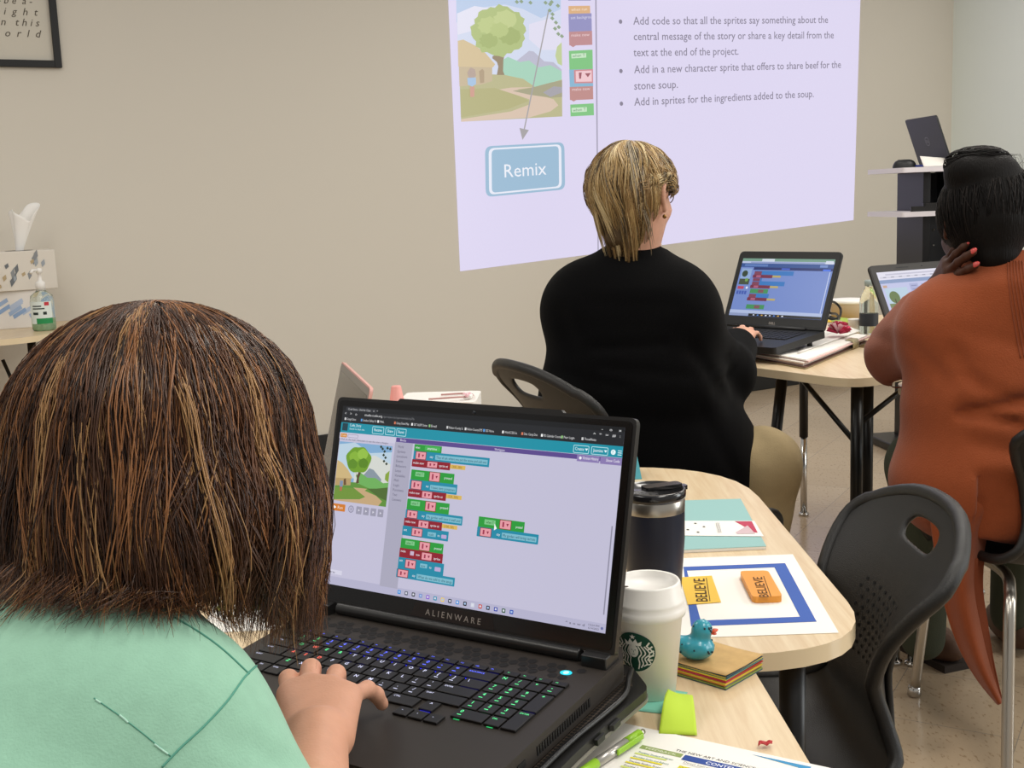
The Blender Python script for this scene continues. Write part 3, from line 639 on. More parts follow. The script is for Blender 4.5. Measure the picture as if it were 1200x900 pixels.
# ================================================================== BIG BLACK LAPTOP ON ITS COOLING PAD
LO = Vector((-.0789, 1.2788, .767)); LYAW, LTILT, LIDA = -.56304, .0718, 1.23329
LM = Matrix.Translation(LO) @ Matrix.Rotation(LYAW, 4, 'Z') @ Matrix.Rotation(LTILT, 4, 'X')
L3 = LM.to_3x3(); LX, LY, LZ = L3 @ Vector((1, 0, 0)), L3 @ Vector((0, 1, 0)), L3 @ Vector((0, 0, 1))
m_deck = mat('laptop_deck', '35302c', .5, spec=.35, bump=.05, bscale=1500); m_key = mat('key_cap', '161414', .45); m_bez = mat('bezel', '0b0a0a', .22)
m_lidb = mat('laptop_lid_shell', '1d1c1c', .35)
lp = thing('laptop', 'large open black gaming laptop with lit keyboard under the typing hand', 'laptop', mw=LM)
b = MB(); b.prism([(-.199, -.265), (.199, -.265), (.2035, -.25), (.2035, .02), (.19, .048), (-.19, .048), (-.2035, .02), (-.2035, -.25)], -.024, 0, m_deck); b.build('base', lp, bevel=.003)
b = MB()
for i in range(22): b.box((.2037, -.055-.0048*i, -.0125), (.0012, .0026, .009), m_black)
for y0, w in [(-.185, .014), (-.208, .014), (-.23, .018)]: b.box((.2037, y0, -.0125), (.0012, w, .006), m_black)
b.build('side_vent', lp)
D0 = .0912; U_ = .01905; RP = .01896
# hexagon grille between keyboard and screen
s = Sheet(LO, LX, LY, lift=.0002); mhx = mat('hexagon_vent', '141212', .7)
hp = .0118
for i in range(-16, 17):
    for r in range(3):
        x = i*hp+(hp/2 if r % 2 else 0); y = -.0195-r*.0098
        if abs(x) > .178 or (r == 0 and (i % 3 == 2)) or (r == 2 and i % 3 == 0) or (abs(x-.1643) < .008 and r == 1): continue
        s.poly([(x+.0056*math.cos(R(60*k+30)), y+.0056*math.sin(R(60*k+30))) for k in range(6)], mhx, 1)
s.build('hexagon_grille', lp)
s = Sheet(LO, LX, LY, lift=.0006); s.disc(.1643, -.0298, .0066, em('28d8f0', 1.3), .0052); s.disc(.1643, -.0298, .0030, em('c8fbff', 1.2), .0034); s.build('power_button', lp)
# keyboard
rows = [(-1.82, .55, [('ESC', 1), *[('F%d' % i, 1) for i in range(1, 13)], ('HM', 1), ('EN', 1)]), (-1, 1, [('~', 1)]+[(c, 1) for c in '1234567890-=']+[('BACKSPACE', 2)]), (0, 1, [('TAB', 1.5)]+[(c, 1) for c in 'QWERTYUIOP[]']+[('\\', 1.5)]),
        (1, 1, [('CAPS', 1.75)]+[(c, 1) for c in 'ASDFGHJKL;\'']+[('ENTER', 2.25)]), (2, 1, [('SHIFT', 2.25)]+[(c, 1) for c in 'ZXCVBNM,./']+[('SHIFT', 2.75)]), (3, 1, [('CTRL', 1.25), ('FN', 1), ('WIN', 1.15), ('ALT', 1.15), ('', 5.2), ('ALT', 1.1), ('CTRL', 1.9)])]
keys = []
for v, hgt, ks in rows:
    x = 0
    for t, wd_ in ks: keys.append((x, v, wd_, hgt, t)); x += wd_
for j, r in enumerate(['789', '456', '123']):
    for i, c in enumerate(r): keys.append((15.05+i, j, 1, 1, c))
for i, c in enumerate(['N', '/', '*', '-']): keys.append((15.05+i, -1, 1, 1, c))
for i, c in enumerate(['A1', 'A2', 'A3', 'A4']): keys.append((15.05+i, -1.82, 1, .55, c))
keys += [(18.05, 0, 1, 2, '+'), (18.05, 2, 1, 2, 'ENTER'), (15.05, 3, 2, 1, '0'), (17.05, 3, 1, 1, 'DEL'), (13.05, 3, .97, 1, '^'), (12.08, 4, .97, .9, '<'), (13.05, 4, .97, .9, 'v'), (14.02, 4, .97, .9, '>')]
b = MB(); s = Sheet(LO, LX, LY, lift=.0031, step=.00005); gl = Sheet(LO, LX, LY, lift=.0004, step=.00002)
g_blue, g_green, g_red, g_white = em('5a68ff', 2.2), em('58e08a', 1.8), em('ff6a58', 1.8), em('d6d8f4', 1.4)
gaps_b, gaps_g = em('2a30f8', 2.2), em('2fae62', 1.6)
def kx(u): return -.181+u*U_
def ky(v): return -(D0+RP*v)
cen = lambda r: ky(r)
for x, v, w_, h_, t in keys:
    x0, x1 = kx(x)+.0012, kx(x+w_)-.0012; yc = ky(v)+RP/2 if h_ >= 1 else ky(v)+RP*h_/2
    y1 = yc-.0012; y0 = yc-RP*h_+.0012 
    b.prism([(x0, y0), (x1, y0), (x1, y1), (x0, y1)], .0004, .0024, m_key)
    b.add([Vector((x0+.0006, y0+.0006, .0028)), Vector((x1-.0006, y0+.0006, .0028)), Vector((x1-.0006, y1-.0006, .0028)), Vector((x0+.0006, y1-.0006, .0028)), Vector((x0, y0, .0024)), Vector((x1, y0, .0024)), Vector((x1, y1, .0024)), Vector((x0, y1, .0024))], [(0, 1, 2, 3), (4, 5, 1, 0), (5, 6, 2, 1), (6, 7, 3, 2), (7, 4, 0, 3)], m_key, False)
    num = x > 15
    g = g_green if num else g_red if t in 'WASD' and len(t) == 1 else (g_green if t in ('Q', 'E', 'R', '1', '2', 'Z', '~') else (g_blue if v < -.5 else g_white))
    if t:
        big = len(t) == 1; hh = .0046 if big else .0024
        if t in 'ASDW': pass
        s.text(t, x0+.0035 if not big else x0+(.006 if w_ <= 1 else .005), y1-.0075 if big else y1-.006 if h_ >= 1 else y1-.005, hh if h_ >= 1 else .0018, g, bold=.012 if big else .004, lv=1, space=1.0)
        if big and (t.isdigit() or t in '-=[];\'/,.') and h_ >= 1: s.rect(x0+.005, y1-.0125, x0+.0095, y1-.0115, g, lv=1)
    if num and t not in ('+', 'ENTER', 'A1', 'A2', 'A3', 'A4', '-', '*'): gl.rect(x0+.004, y0-.0014, x0+.011, y0-.0002, gaps_g, lv=1)
    elif (v <= -1 and 7 <= x <= 15) or x >= 12.9 and v in (0, 3) or (v < 0 and 4 < x < 8): gl.rect(x0+.002, y0-.0016, x1-.002, y0-.0001, gaps_b, lv=1)
    elif v in (-1.82, 0) and not num and x < 9 and rng.random() < .55: gl.rect(x0+.003, y0-.0014, x0+.011, y0-.0001, gaps_b, lv=1)
kb = b.build('keyboard', lp); s.build('key_legends', kb); gl.build('backlight', kb)
tb_ = MB(); tb_.prism(rounded([(-.085, -.258), (.025, -.258), (.025, -.192), (-.085, -.192)], .004, 3), .0001, .0005, mat('touchpad', '242120', .35)); tb_.build('touchpad', lp)
# lid with display
ca, sa = math.cos(LIDA), math.sin(LIDA); LU = LY*ca+LZ*sa; LN = LX.cross(LU)          # LN points to the viewer side
ML = Matrix.Identity(4)
for i in range(3): ML[i][0], ML[i][1], ML[i][2], ML[i][3] = LX[i], LU[i], LN[i], LO[i]
b = MB(); b.prism(rounded([(-.2015, .012), (.2035, .012), (.2035, .2585), (-.2015, .2585)], [.004, .004, .008, .008], 4), -.0085, 0, m_lidb, M=ML); lid = b.build('lid', lp, world=True, bevel=.0015)
b = MB(); b.prism(rounded([(-.1975, .016), (.1995, .016), (.1995, .2545), (-.1975, .2545)], .006, 4), -.0002, .0009, m_bez, M=ML); b.build('bezel', lid, world=True)
b = MB(); b.prism([(-.11, .2585), (.115, .2585), (.112, .2615), (-.107, .2615)], -.007, 0, m_lidb, M=ML); b.build('camera_bump', lid, world=True)
b = MB(); b.lathe([(0, .0009), (.0022, .0009), (.0020, .0015), (0, .0013)], mat('lens', '1a2028', .1), 14, caps=False, M=ML @ Matrix.Translation((0, .2515, 0))); b.build('webcam', lid, world=True)
b = MB(); b.tube([LM @ Vector((-.165, .003, .006)), LM @ Vector((.165, .003, .006))], .0075, m_lidb, 16)
for sx in (-1, 1): b.box(LM @ Vector((.185*sx, .006, .005)), (.030, .03, .016), m_lidb, rot=L3)
b.build('hinge', lp, world=True, bevel=.002)
h0 = .0331; SW, SH = .382, .2149
s = Sheet(LO+LU*0, LX, LU, lift=.0010, step=.00003)
s.poly([(-.058, .0115+.003), (.056, .0115+.003), (.052, .0305), (-.052, .0305)], mat('chin_plate', '170e0b', .35))
s.text('ALIENWARE', .0, .0182, .0068, mat('logo_silver', '9a918a', .3), align='c', space=1.55); s.build('logo', lid)
d = Sheet(LO+LX*(-SW/2)+LU*h0, LX, LU, lift=.0010, step=.00003)
X_ = lambda u: u*SW
Y_ = lambda v: (1-v)*SH
def ur(u0, v0, u1, v1, c, r=0, sh=d, k=1): sh.rect(X_(u0), Y_(v1), X_(u1), Y_(v0), em(c, k), r)
def ut(t, u, v, h, c, width=None, sh=d, **k): sh.text(t, X_(u), Y_(v), h*SH, em(c), width=None if width is None else width*SW, **k)
ur(0, 0, 1, 1, 'c2bfd6'); disp = d.build('display', lid)
d.k = 2
ur(0, 0, 1, .094, '26282c'); ur(0, 0, 1, .026, '1c1e21'); ur(.014, .006, .135, .026, '34363b', .001)
ut('Code Story - Unit for Class', .022, .022, .011, 'c9c9cc', .09); ut('x   +', .123, .022, .012, 'c9c9cc')
ut('<   >   o', .010, .050, .016, 'c9c9cc', .05); ut('studio.code.org', .091, .049, .013, 'e2e2e4', .07); ut('/projects/spritelab/q7b', .165, .049, .011, '7a7c80', .12)
for i, t in enumerate(['Google Docs', 'Student Safety Dr', 'MAIL', 'Going Grand Map', 'GET ALERT Series', 'Email', 'Nelson County Sc', 'Nelson County EMS', 'SSS Home', 'WebACCESS Inc', 'Dist. Camp Doc', 'PD Calendar Courses', 'Pear Login', 'ThreadNotes']):
    u = .012+i*.066; ur(u, .066, u+.006, .080, ['d8d8d8', '5e9de0', 'e8e8e8', 'd77a5a', 'f0f0f0', '8fc27e', 'cfcfcf'][i % 7]); ut(t, u+.009, .079, .0125, 'd4d4d6', .0062+.0028*len(t))
ut('-    o    x', .930, .024, .014, 'e0e0e2', .062); ut('^  *  =  #  :', .905, .052, .014, 'd8d8da', .085); d.build('browser_bar', disp)
d.k = 2
ur(0, .094, 1, .150, '1f8fa4'); ur(.006, .098, .028, .140, '24424d'); ut('Code_Story', .036, .113, .015, 'e4f4f6', .045); ut('Saved to class site', .036, .131, .010, 'cfeaee', .06)
for u, t in ((.127, 'Rename'), (.179, 'Share'), (.222, 'Remix')):
    w_ = .046 if u < .17 else .038; d.ring(X_(u), Y_(.143), X_(u+w_), Y_(.102), .0007, em('b9e3e8'), .0015); ut(t, u+.008, .128, .016, 'e6f7f8', w_-.016)
for u, w_, t in ((.846, .05, 'Create'), (.903, .053, 'Jasmine')):
    d.ring(X_(u), Y_(.146), X_(u+w_), Y_(.106), .0007, em('b9e3e8'), .0015); ut(t, u+.006, .132, .016, 'e6f7f8', w_-.022); d.poly([(X_(u+w_-.013), Y_(.120)), (X_(u+w_-.008), Y_(.132)), (X_(u+w_-.003), Y_(.120))], em('e6f7f8'))
d.disc(X_(.972), Y_(.126), .0028, em('e6f7f8')); ut('?', .9695, .134, .016, '1f8fa4')
for k in range(3): ur(.986, .115+.010*k, .998, .119+.010*k, 'cfeaee')
d.build('site_bar', disp)
d.k = 2
ur(.224, .152, 1, .176, '5c4a8c'); ut('Blocks', .240, .170, .013, 'e3dff0', .022); ut('Workspace', .585, .172, .013, 'e3dff0', .035); ur(.860, .154, .931, .186, '8a7bb0'); ur(.934, .154, 1.0, .188, '8a7bb0'); ut('Version History', .878, .174, .014, 'f0eef6', .05); ut('Show Code', .952, .175, .014, 'f0eef6', .042)
d.disc(X_(.871), Y_(.169), .0016, em('f0eef6'))
ur(.222, .177, .290, .962, 'a9a7bb')
for i, t in enumerate(['World', 'Sprites', 'Locations', 'Events', 'Behaviors', 'Loops', 'Variables', 'Math', 'Logic', 'Functions', 'Text', 'Comments']): ut(t, .234, .207+.0262*i, .0135, '5d5b70', .0055*len(t)*.8)
ur(0, .152, .222, .185, 'cbc8dc'); ur(.004, .156, .030, .178, 'cf8a3f', .001); ut('Code', .008, .172, .011, 'f3e0c8', .018); d.ring(X_(.034), Y_(.177), X_(.075), Y_(.158), .0005, em('8e8ca6'), .001)
ut('Click on the main characters to see the story changes', .006, .193, .0105, '4c4a58', .19); d.build('workspace_panel', disp)
# the little stage picture
d.k = 2
V0, V1, U0, U1 = .202, .535, .002, .213
def sp(c, *pts): d.poly([(X_(U0+(U1-U0)*x), Y_(V0+(V1-V0)*y)) for x, y in pts], em(c))
sp('7fa9cf', (0, 0), (1, 0), (1, 1), (0, 1)); sp('b9cfdf', (0, .05), (.3, .0), (.6, .15), (1, .1), (1, .6), (0, .6)); sp('d2d5cf', (.35, .25), (.7, .18), (1, .3), (1, .7), (.35, .7))
sp('8895a0', (.48, .58), (.62, .40), (.70, .42), (.86, .56), (.86, .7), (.48, .7)); sp('6fae5c', (.38, .55), (.45, .48), (.6, .56), (.75, .55), (.9, .62), (1, .60), (1, .8), (.5, .75)); sp('5f8f3c', (0, .68), (.4, .66), (.6, .72), (.75, .76), (1, .70), (1, 1), (0, 1))
sp('70923c', (0, .78), (.35, .76), (.62, .84), (.5, .92), (0, .97)); sp('4f6b34', (.62, .74), (.8, .72), (1, .68), (1, .9), (.85, .86)); sp('c3a57c', (.36, .75), (.5, .745), (.62, .745), (.58, .78), (.8, .84), (.92, .92), (.86, 1), (0, 1), (0, .985), (.5, .93), (.6, .88), (.45, .80))
sp('b49a6a', (0, .60), (.30, .60), (.30, .72), (0, .75)); sp('cbb27e', (0, .32), (.10, .36), (.22, .46), (.33, .60), (.0, .62)); sp('6a5136', (.16, .63), (.2, .61), (.22, .72), (.17, .73))
sp('5b4632', (.37, .48), (.41, .55), (.43, .45), (.47, .5), (.445, .58), (.455, .67), (.40, .67), (.41, .58))
tr_ = [(.40+.235*math.cos(a)*(1+.06*math.sin(5*a)), .28-.22*math.sin(a)*(1+.06*math.sin(6*a+1))) for a in [2*math.pi*i/30 for i in range(30)]]; sp('6f9c2e', *tr_)
for cx, cy, r, c in [(.32, .24, .10, '86b23c'), (.47, .18, .10, '93be48'), (.50, .33, .09, '5a8526'), (.30, .36, .09, '5f8b2a')]: sp(c, *[(cx+r*math.cos(a), cy-r*.9*math.sin(a)*(1+.1*math.sin(5*a))) for a in [2*math.pi*i/16 for i in range(16)]])
sp('86a23e', (1, .40), (.93, .47), (.93, .56), (1, .6))
for x, y in [(.83, .06), (.87, .1), (.86, .16), (.90, .2), (.88, .26), (.93, .3), (.97, .05), (.92, .04), (.8, .03)]: sp('2c3a2c', (x-.025, y), (x, y-.03), (x+.025, y), (x, y+.025))
sp('7f8fa8', (.10, .66), (.16, .66), (.16, .76), (.10, .76)); sp('b5694f', (.11, .76), (.155, .76), (.15, .83), (.115, .83)); d.build('stage_picture', disp)
d.k = 2
ur(.0, .552, .054, .592, 'd07a2c', .001); d.poly([(X_(.008), Y_(.562)), (X_(.008), Y_(.582)), (X_(.018), Y_(.572))], em('ffffff')); ut('Run', .024, .579, .016, 'f6e6d6', .02)
d.disc(X_(.078), Y_(.572), .0042, em('7d7b92')); d.disc(X_(.078), Y_(.572), .0034, em('b6b3ca')); ur(.0765, .566, .0775, .578, '6b6980'); ur(.079, .566, .080, .578, '6b6980')
for k in range(4):
    u = .110+.0285*k; ur(u-.011, .552, u+.011, .594, '9b99ac', .0008); d.poly([(X_(u-.003), Y_(.566)), (X_(u-.003), Y_(.580)), (X_(u+.004), Y_(.573))], em('d6d4e2'))
d.build('control_buttons', disp)
# code blocks
d.k = 2
G, Tq, Rd, Yl, Pk = '2c9a3c', '2389a5', '8e1f2e', 'd8b45a', 'e59aa4'
def blk(u0, v0, u1, v1, c): ur(u0, v0, u1, v1, c, .0008)
def pink(u, v0, v1): ur(u-.002, v0-.003, u+.038, v1+.003, '7d1a2a', .0005); ur(u, v0, u+.036, v1, Pk, .0005); ur(u+.008, v0+.008, u+.014, v1-.008, '9c3550'); d.poly([(X_(u+.021), Y_((v0+v1)/2-.006)), (X_(u+.030), Y_((v0+v1)/2-.006)), (X_(u+.0255), Y_((v0+v1)/2+.008))], em('8a2440'))
def say(u0, u1, v, t): ur(u0, v-.013, u1, v+.013, '7cb9cb', .0005); ut(t, u0+.004, v+.007, .014, '104a5c', u1-u0-.008)
def lab_(t, u, v, w_, c='e8e8ee'): ut(t, u, v+.006, .013, c, w_)
blk(.296, .178, .398, .215, G); ur(.336, .184, .392, .206, '49b357'); lab_('anytime', .345, .195, .035); lab_('when', .301, .195, .016)
blk(.296, .214, .572, .262, Tq); pink(.306, .218, .256); lab_('say', .358, .238, .012); say(.378, .566, .238, 'They all ask where you put the stone and add one')
blk(.294, .260, .436, .300, Rd); lab_('make new', .299, .278, .040); pink(.352, .265, .294); lab_('sprite at', .396, .281, .032); ur(.436, .268, .491, .290, Yl, .0006); lab_('(200, 300)', .443, .279, .036, '7a5a1c')
blk(.296, .316, .455, .372, G); ur(.312, .326, .345, .350, '7cc486', .0005); lab_('when T', .316, .338, .024, '12511c'); pink(.366, .320, .366); lab_('pressed', .420, .342, .028)
blk(.295, .370, .470, .424, Tq); pink(.302, .376, .418); lab_('say', .356, .396, .011); say(.372, .466, .400, 'I have two potatoes')
blk(.293, .422, .434, .463, Rd); lab_('make new', .298, .440, .038); pink(.346, .426, .460); lab_('sprite at', .390, .444, .032); ur(.434, .426, .490, .448, Yl, .0006); lab_('(120, 200)', .441, .437, .036, '7a5a1c')
blk(.294, .474, .450, .534, G); ur(.308, .484, .342, .508, '7cc486', .0005); lab_('when T', .312, .497, .024, '12511c'); pink(.364, .478, .524); lab_('pressed', .418, .500, .028)
blk(.293, .532, .502, .580, Tq); pink(.300, .537, .574); lab_('say', .354, .556, .011); say(.370, .498, .557, 'My garden will love it well and')
blk(.291, .578, .432, .622, Rd); lab_('make new', .296, .596, .038); pink(.346, .583, .618); lab_('sprite at', .390, .600, .032); ur(.432, .584, .487, .605, Yl, .0006); lab_('(100, 50)', .440, .595, .034, '7a5a1c')
blk(.289, .620, .459, .672, Tq); lab_('set', .294, .642, .012); pink(.326, .628, .666); ur(.384, .636, .414, .658, '7cb9cb', .0005); lab_('scale', .388, .648, .018, '104a5c'); lab_('to', .420, .648, .008); ur(.434, .640, .453, .660, 'b9a6d0', .001)
blk(.289, .688, .446, .742, G); ur(.306, .698, .340, .720, '7cc486', .0005); lab_('when T', .310, .710, .024, '12511c'); pink(.360, .694, .736); lab_('pressed', .414, .716, .026)
blk(.288, .740, .448, .792, Rd); lab_('make', .293, .756, .018); ur(.328, .750, .342, .772, 'c6b1c9', .0006); lab_('new', .350, .764, .014); pink(.372, .748, .784); lab_('sprites', .416, .770, .024)
blk(.288, .790, .456, .854, Tq); lab_('set', .292, .806, .012); pink(.316, .798, .840); ur(.370, .806, .396, .828, '7cb9cb', .0005); lab_('size', .373, .818, .016, '104a5c'); lab_('to', .404, .820, .008); ur(.424, .812, .446, .834, 'b9a6d0', .001)
blk(.286, .852, .500, .898, Tq); pink(.292, .856, .892); lab_('say', .346, .876, .011); say(.362, .494, .877, 'What do we add to the soup')
blk(.561, .519, .718, .574, G); ur(.582, .530, .620, .556, '7cc486', .0005); lab_('when T', .588, .544, .026, '12511c'); pink(.636, .524, .566); lab_('pressed', .690, .548, .022)
blk(.560, .572, .768, .622, Tq); pink(.572, .577, .616); lab_('say', .628, .598, .012); say(.646, .762, .599, 'My garden will bring carrots')
d.poly([(X_(.618), Y_(.545)), (X_(.618), Y_(.580)), (X_(.627), Y_(.570))], em('f4f4f8')); ur(.993, .483, .997, .91, '8e8ca0'); d.build('code_blocks', disp)
d.k = 2
ur(0, .955, 1, 1, 'b4b2cc'); ur(0, .918, .07, .942, 'd4d2e4'); lab_('Extras', .012, .931, .03, '55536a')
for i in range(16):
    u = .298+.0268*i; c = ['3f8fd8', '5a6070', '30343c', '7a8fc8', '8a5ad0', '2f8fb0', 'e8c860', '303848', '4a90d8', '101418', 'd0d4e0', 'c84a3a', '303038', '3a4aa8', '2f5a3a', '2a50b0'][i]; ur(u-.006, .966, u+.006, .987, c, .0008); ur(u-.003, .971, u+.003, .981, 'd9dbe8' if i % 3 else 'a9c4e8', .0003)
ut('^ a o w d', .876, .983, .012, '4a4a5a', .06); ut('12:54 PM', .948, .975, .009, '4a4a5a', .033); ut('6/14/2022', .948, .990, .009, '4a4a5a', .033); d.disc(X_(.990), Y_(.978), .0015, em('6a70a0'))
d.build('taskbar', disp)
# cooling pad
cp = thing('laptop_cooling_pad', 'black mesh cooling pad with cut corner under the big gaming laptop', 'cooling pad', mw=LM)
def mesh_mat():
    m = mat('perforated_mesh', '1c1815', .5); nt = m.node_tree; b = nt.nodes['Principled BSDF']; N = nt.nodes.new; L = nt.links.new
    tc = N('ShaderNodeTexCoord'); v = N('ShaderNodeTexVoronoi'); v.inputs['Scale'].default_value = 190; v.inputs['Randomness'].default_value = .0; cr = N('ShaderNodeValToRGB'); cr.color_ramp.elements[0].position = .40; cr.color_ramp.elements[0].color = lin('070605'); cr.color_ramp.elements[1].position = .50; cr.color_ramp.elements[1].color = lin('4a4038')
    L(tc.outputs['Object'], v.inputs['Vector']); L(v.outputs['Distance'], cr.inputs[0]); L(cr.outputs[0], b.inputs['Base Color']); return m
po = [(-.19, .062), (.192, .062), (.232, .022), (.224, -.095), (.226, -.30), (-.226, -.30), (-.228, .022)]
def pad_z0(M=LM): return M
b = MB(); b.prism(rounded(po, [.01, .012, .012, .05, .02, .02, .012], 4), -.037, -.0275, mat('pad_plastic', '1a1918', .45)); b.build('pad_frame', cp, bevel=.003)
b = MB(); b.prism(rounded([(x*.93, y*.90-.0) for x, y in po], .008, 4), -.0276, -.0262, mesh_mat()); b.build('mesh_top', cp)
b = MB(); b.prism(rounded([(x*1.004, y*1.004) for x, y in po], [.01, .012, .012, .05, .02, .02, .012], 4), -.041, -.037, mat('pad_trim', '77736c', .3)); b.build('trim', cp)
b = MB(); b.prism([(.2275, -.06), (.2315, -.058), (.2315, -.043), (.2275, -.043)], -.036, -.030, m_black); b.prism([(.2265, -.09), (.2305, -.09), (.2305, -.075), (.2275, -.073)], -.036, -.030, m_black); b.build('button', cp)
LI = LM.inverted()
for x, y in [(.19, .03), (-.19, .03), (.19, -.28), (-.19, -.28)]:
    t = LM @ Vector((x, y, -.041)); b = MB(); b.tube([t, Vector((t.x, t.y, TZ+.0008))], .012 if t.z-TZ > .002 else .003, m_black, 14); b.build('foot', cp, world=True)
b = MB(); pts = [PP(*p, LO-LZ*.022, LZ) for p in [(727, 772)]]; pts = [LM @ Vector((.2085, .03, -.014)), LM @ Vector((.214, .012, -.016)), LM @ Vector((.2205, -.01, -.0215)), LM @ Vector((.219, -.05, -.0225)), LM @ Vector((.215, -.10, -.0225)), LM @ Vector((.214, -.15, -.0225)), LM @ Vector((.216, -.21, -.0225)), LM @ Vector((.222, -.27, -.0225)), LM @ Vector((.236, -.315, -.028))]
b.tube(spline(pts, 8), .0030, mat('cable_rubber', '101010', .35), 10); tag(b.build('power_cable'), 'thin black cable running along the cooling pad beside the laptop', 'cable')
# ================================================================== THINGS ON THE NEAR TABLES
def area_c(px, py, z=TZ): v = PZ(px, py, z); return v
# white paper coffee cup
c = area_c(761, 811); cup = thing('coffee_cup', 'white paper coffee cup with green round logo and white lid', 'cup', c, R(0))
m_cup = mat('cup_paper', 'efe9df', .55); m_lidw = mat('cup_lid', 'f3f0ea', .35)
mpp = c.y/FPX*1.03
zr = .097
b = MB(); b.lathe([(0, .004), (.027, .004), (.0275, .0), (.029, .0), (.0385, zr), (.0395, zr+.001)], m_cup, 56, caps=False); b.build('cup_body', cup)
b = MB(); b.lathe([(.0385, zr-.006), (.0412, zr-.005), (.0418, zr), (.0412, zr+.004), (.0400, zr+.006), (.0408, zr+.010), (.0404, zr+.013), (.0375, zr+.017), (.0362, zr+.030), (.0350, zr+.032), (.0325, zr+.031), (.0310, zr+.026), (.0, zr+.026)], m_lidw, 56, caps=False); cl = b.build('cup_lid', cup)
a = R(218); b = MB(); b.lathe([(0, 0), (.0042, 0), (.0042, .0004), (0, .0004)], mat('sip_hole', '4a4038', .8), 16, caps=False, M=Matrix.Translation((.0338*math.cos(a), .0338*math.sin(a), zr+.0318)) @ Matrix.Scale(.55, 4, (0, 1, 0))); b.build('sip_hole', cl)
gdk, gwh, glm = ink('1d4a3a'), ink('eceae0'), ink('a8cf3a')
class Wrap(Sheet):
    """artwork wrapped on the cup wall: x along the girth, y height"""
    def pt(s, x, y, d):
        r = .029+(.0385-.029)*y/zr+d; t = s.a0+x/.034; return s.c+Vector((r*math.cos(t), r*math.sin(t), y))
def _wp(s, pts, m, lv=None):
    s.k += 1; d = s.lift+s.step*(s.k if lv is None else lv); bm = bmesh.new(); bm.faces.new([bm.verts.new((x, y, 0)) for x, y in pts]); bmesh.ops.triangulate(bm, faces=bm.faces)
    for _ in range(6):
        ed = [e for e in bm.edges if e.calc_length() > .0045]
        if not ed: break
        bmesh.ops.subdivide_edges(bm, edges=ed, cuts=1); bmesh.ops.triangulate(bm, faces=bm.faces)
    bm.verts.index_update(); s.mb.add([s.pt(v.co.x, v.co.y, d) for v in bm.verts], [[v.index for v in f.verts] for f in bm.faces], m, True); bm.free()
Wrap.poly = _wp
w_ = Wrap(c, (1, 0, 0), (0, 0, 1), lift=.0003, step=.0001); w_.c = c; w_.a0 = R(-122)
cy = .058
w_.disc(0, cy, .0225, gdk, n=40)
for sgn in (-1, 1):
    for k in range(4):
        x0 = .006+.0042*k; pts = [(sgn*x0*.75, cy+.008), (sgn*(x0+.002), cy+.000), (sgn*(x0*.8), cy-.006), (sgn*(x0*.95), cy-.012), (sgn*x0*.7, cy-.019+.002*k)]
        w_.line([tuple(p) for p in [Vector((*q_, 0)).xy for q_ in spline([(*p, 0) for p in pts], 4)]], .0014, gwh)
    for k in range(5): 
        a_ = R(-28+15*k); w_.line([(sgn*.0155*math.cos(a_), cy+.0155*math.sin(a_)), (sgn*.0208*math.cos(a_+.12), cy+.0208*math.sin(a_+.12))], .0017, gwh)
w_.disc(0, cy+.002, .0052, gwh, .0072, 20); w_.disc(-.0018, cy+.0035, .0006, gdk, n=8); w_.disc(.0018, cy+.0035, .0006, gdk, n=8); w_.line([(-.0013, cy-.0015), (.0013, cy-.0015)], .0006, gdk); w_.line([(0, cy+.003), (.0004, cy+.0005)], .0005, gdk)
w_.poly([(-.008, cy+.0088), (-.009, cy+.0145), (-.005, cy+.0118), (-.003, cy+.0165), (0, cy+.0125), (.003, cy+.0165), (.005, cy+.0118), (.009, cy+.0145), (.008, cy+.0088)], gwh)
w_.poly([(.0032*(1 if k % 2 == 0 else .42)*math.sin(math.pi*k/5), cy+.0186+.0032*(1 if k % 2 == 0 else .42)*math.cos(math.pi*k/5)) for k in range(10)], gwh)
w_.build('logo', cup)
# navy tumbler
c = area_c(768, 712); tm = thing('tumbler', 'navy insulated tumbler with steel rim and black flip lid', 'tumbler', c, R(20))
b = MB(); b.lathe([(0, .0), (.031, 0), (.033, .003), (.0405, .095), (.0412, .135)], mat('navy_coat', '141a2c', .42, bump=.05, bscale=1500), 56, caps=False); b.build('tumbler_body', tm)
b = MB(); b.lathe([(.0412, .135), (.0414, .136), (.0416, .151), (.0405, .1525), (.0, .1525)], m_steel, 56, caps=False); b.build('rim', tm)
b = MB(); b.lathe([(.038, .150), (.0425, .1528), (.0432, .1560), (.0432, .1615), (.0418, .164), (.0395, .1645), (.0385, .1625), (.0, .1615)], mat('lid_smoke', '17171a', .2, coat=.5), 56, caps=False)
b.prism(rounded([(.036, -.006), (.049, -.006), (.049, .006), (.036, .006)], .003), .158, .1635, mat('lid_smoke', '17171a', .2)); lidt = b.build('lid', tm)
b = MB(); b.prism(rounded([(-.014, -.010), (.040, -.009), (.040, .009), (-.014, .010)], .005), .1625, .1675, mat('lid_slider', '0c0c0e', .25)); b.build('slider', lidt, bevel=.0015)
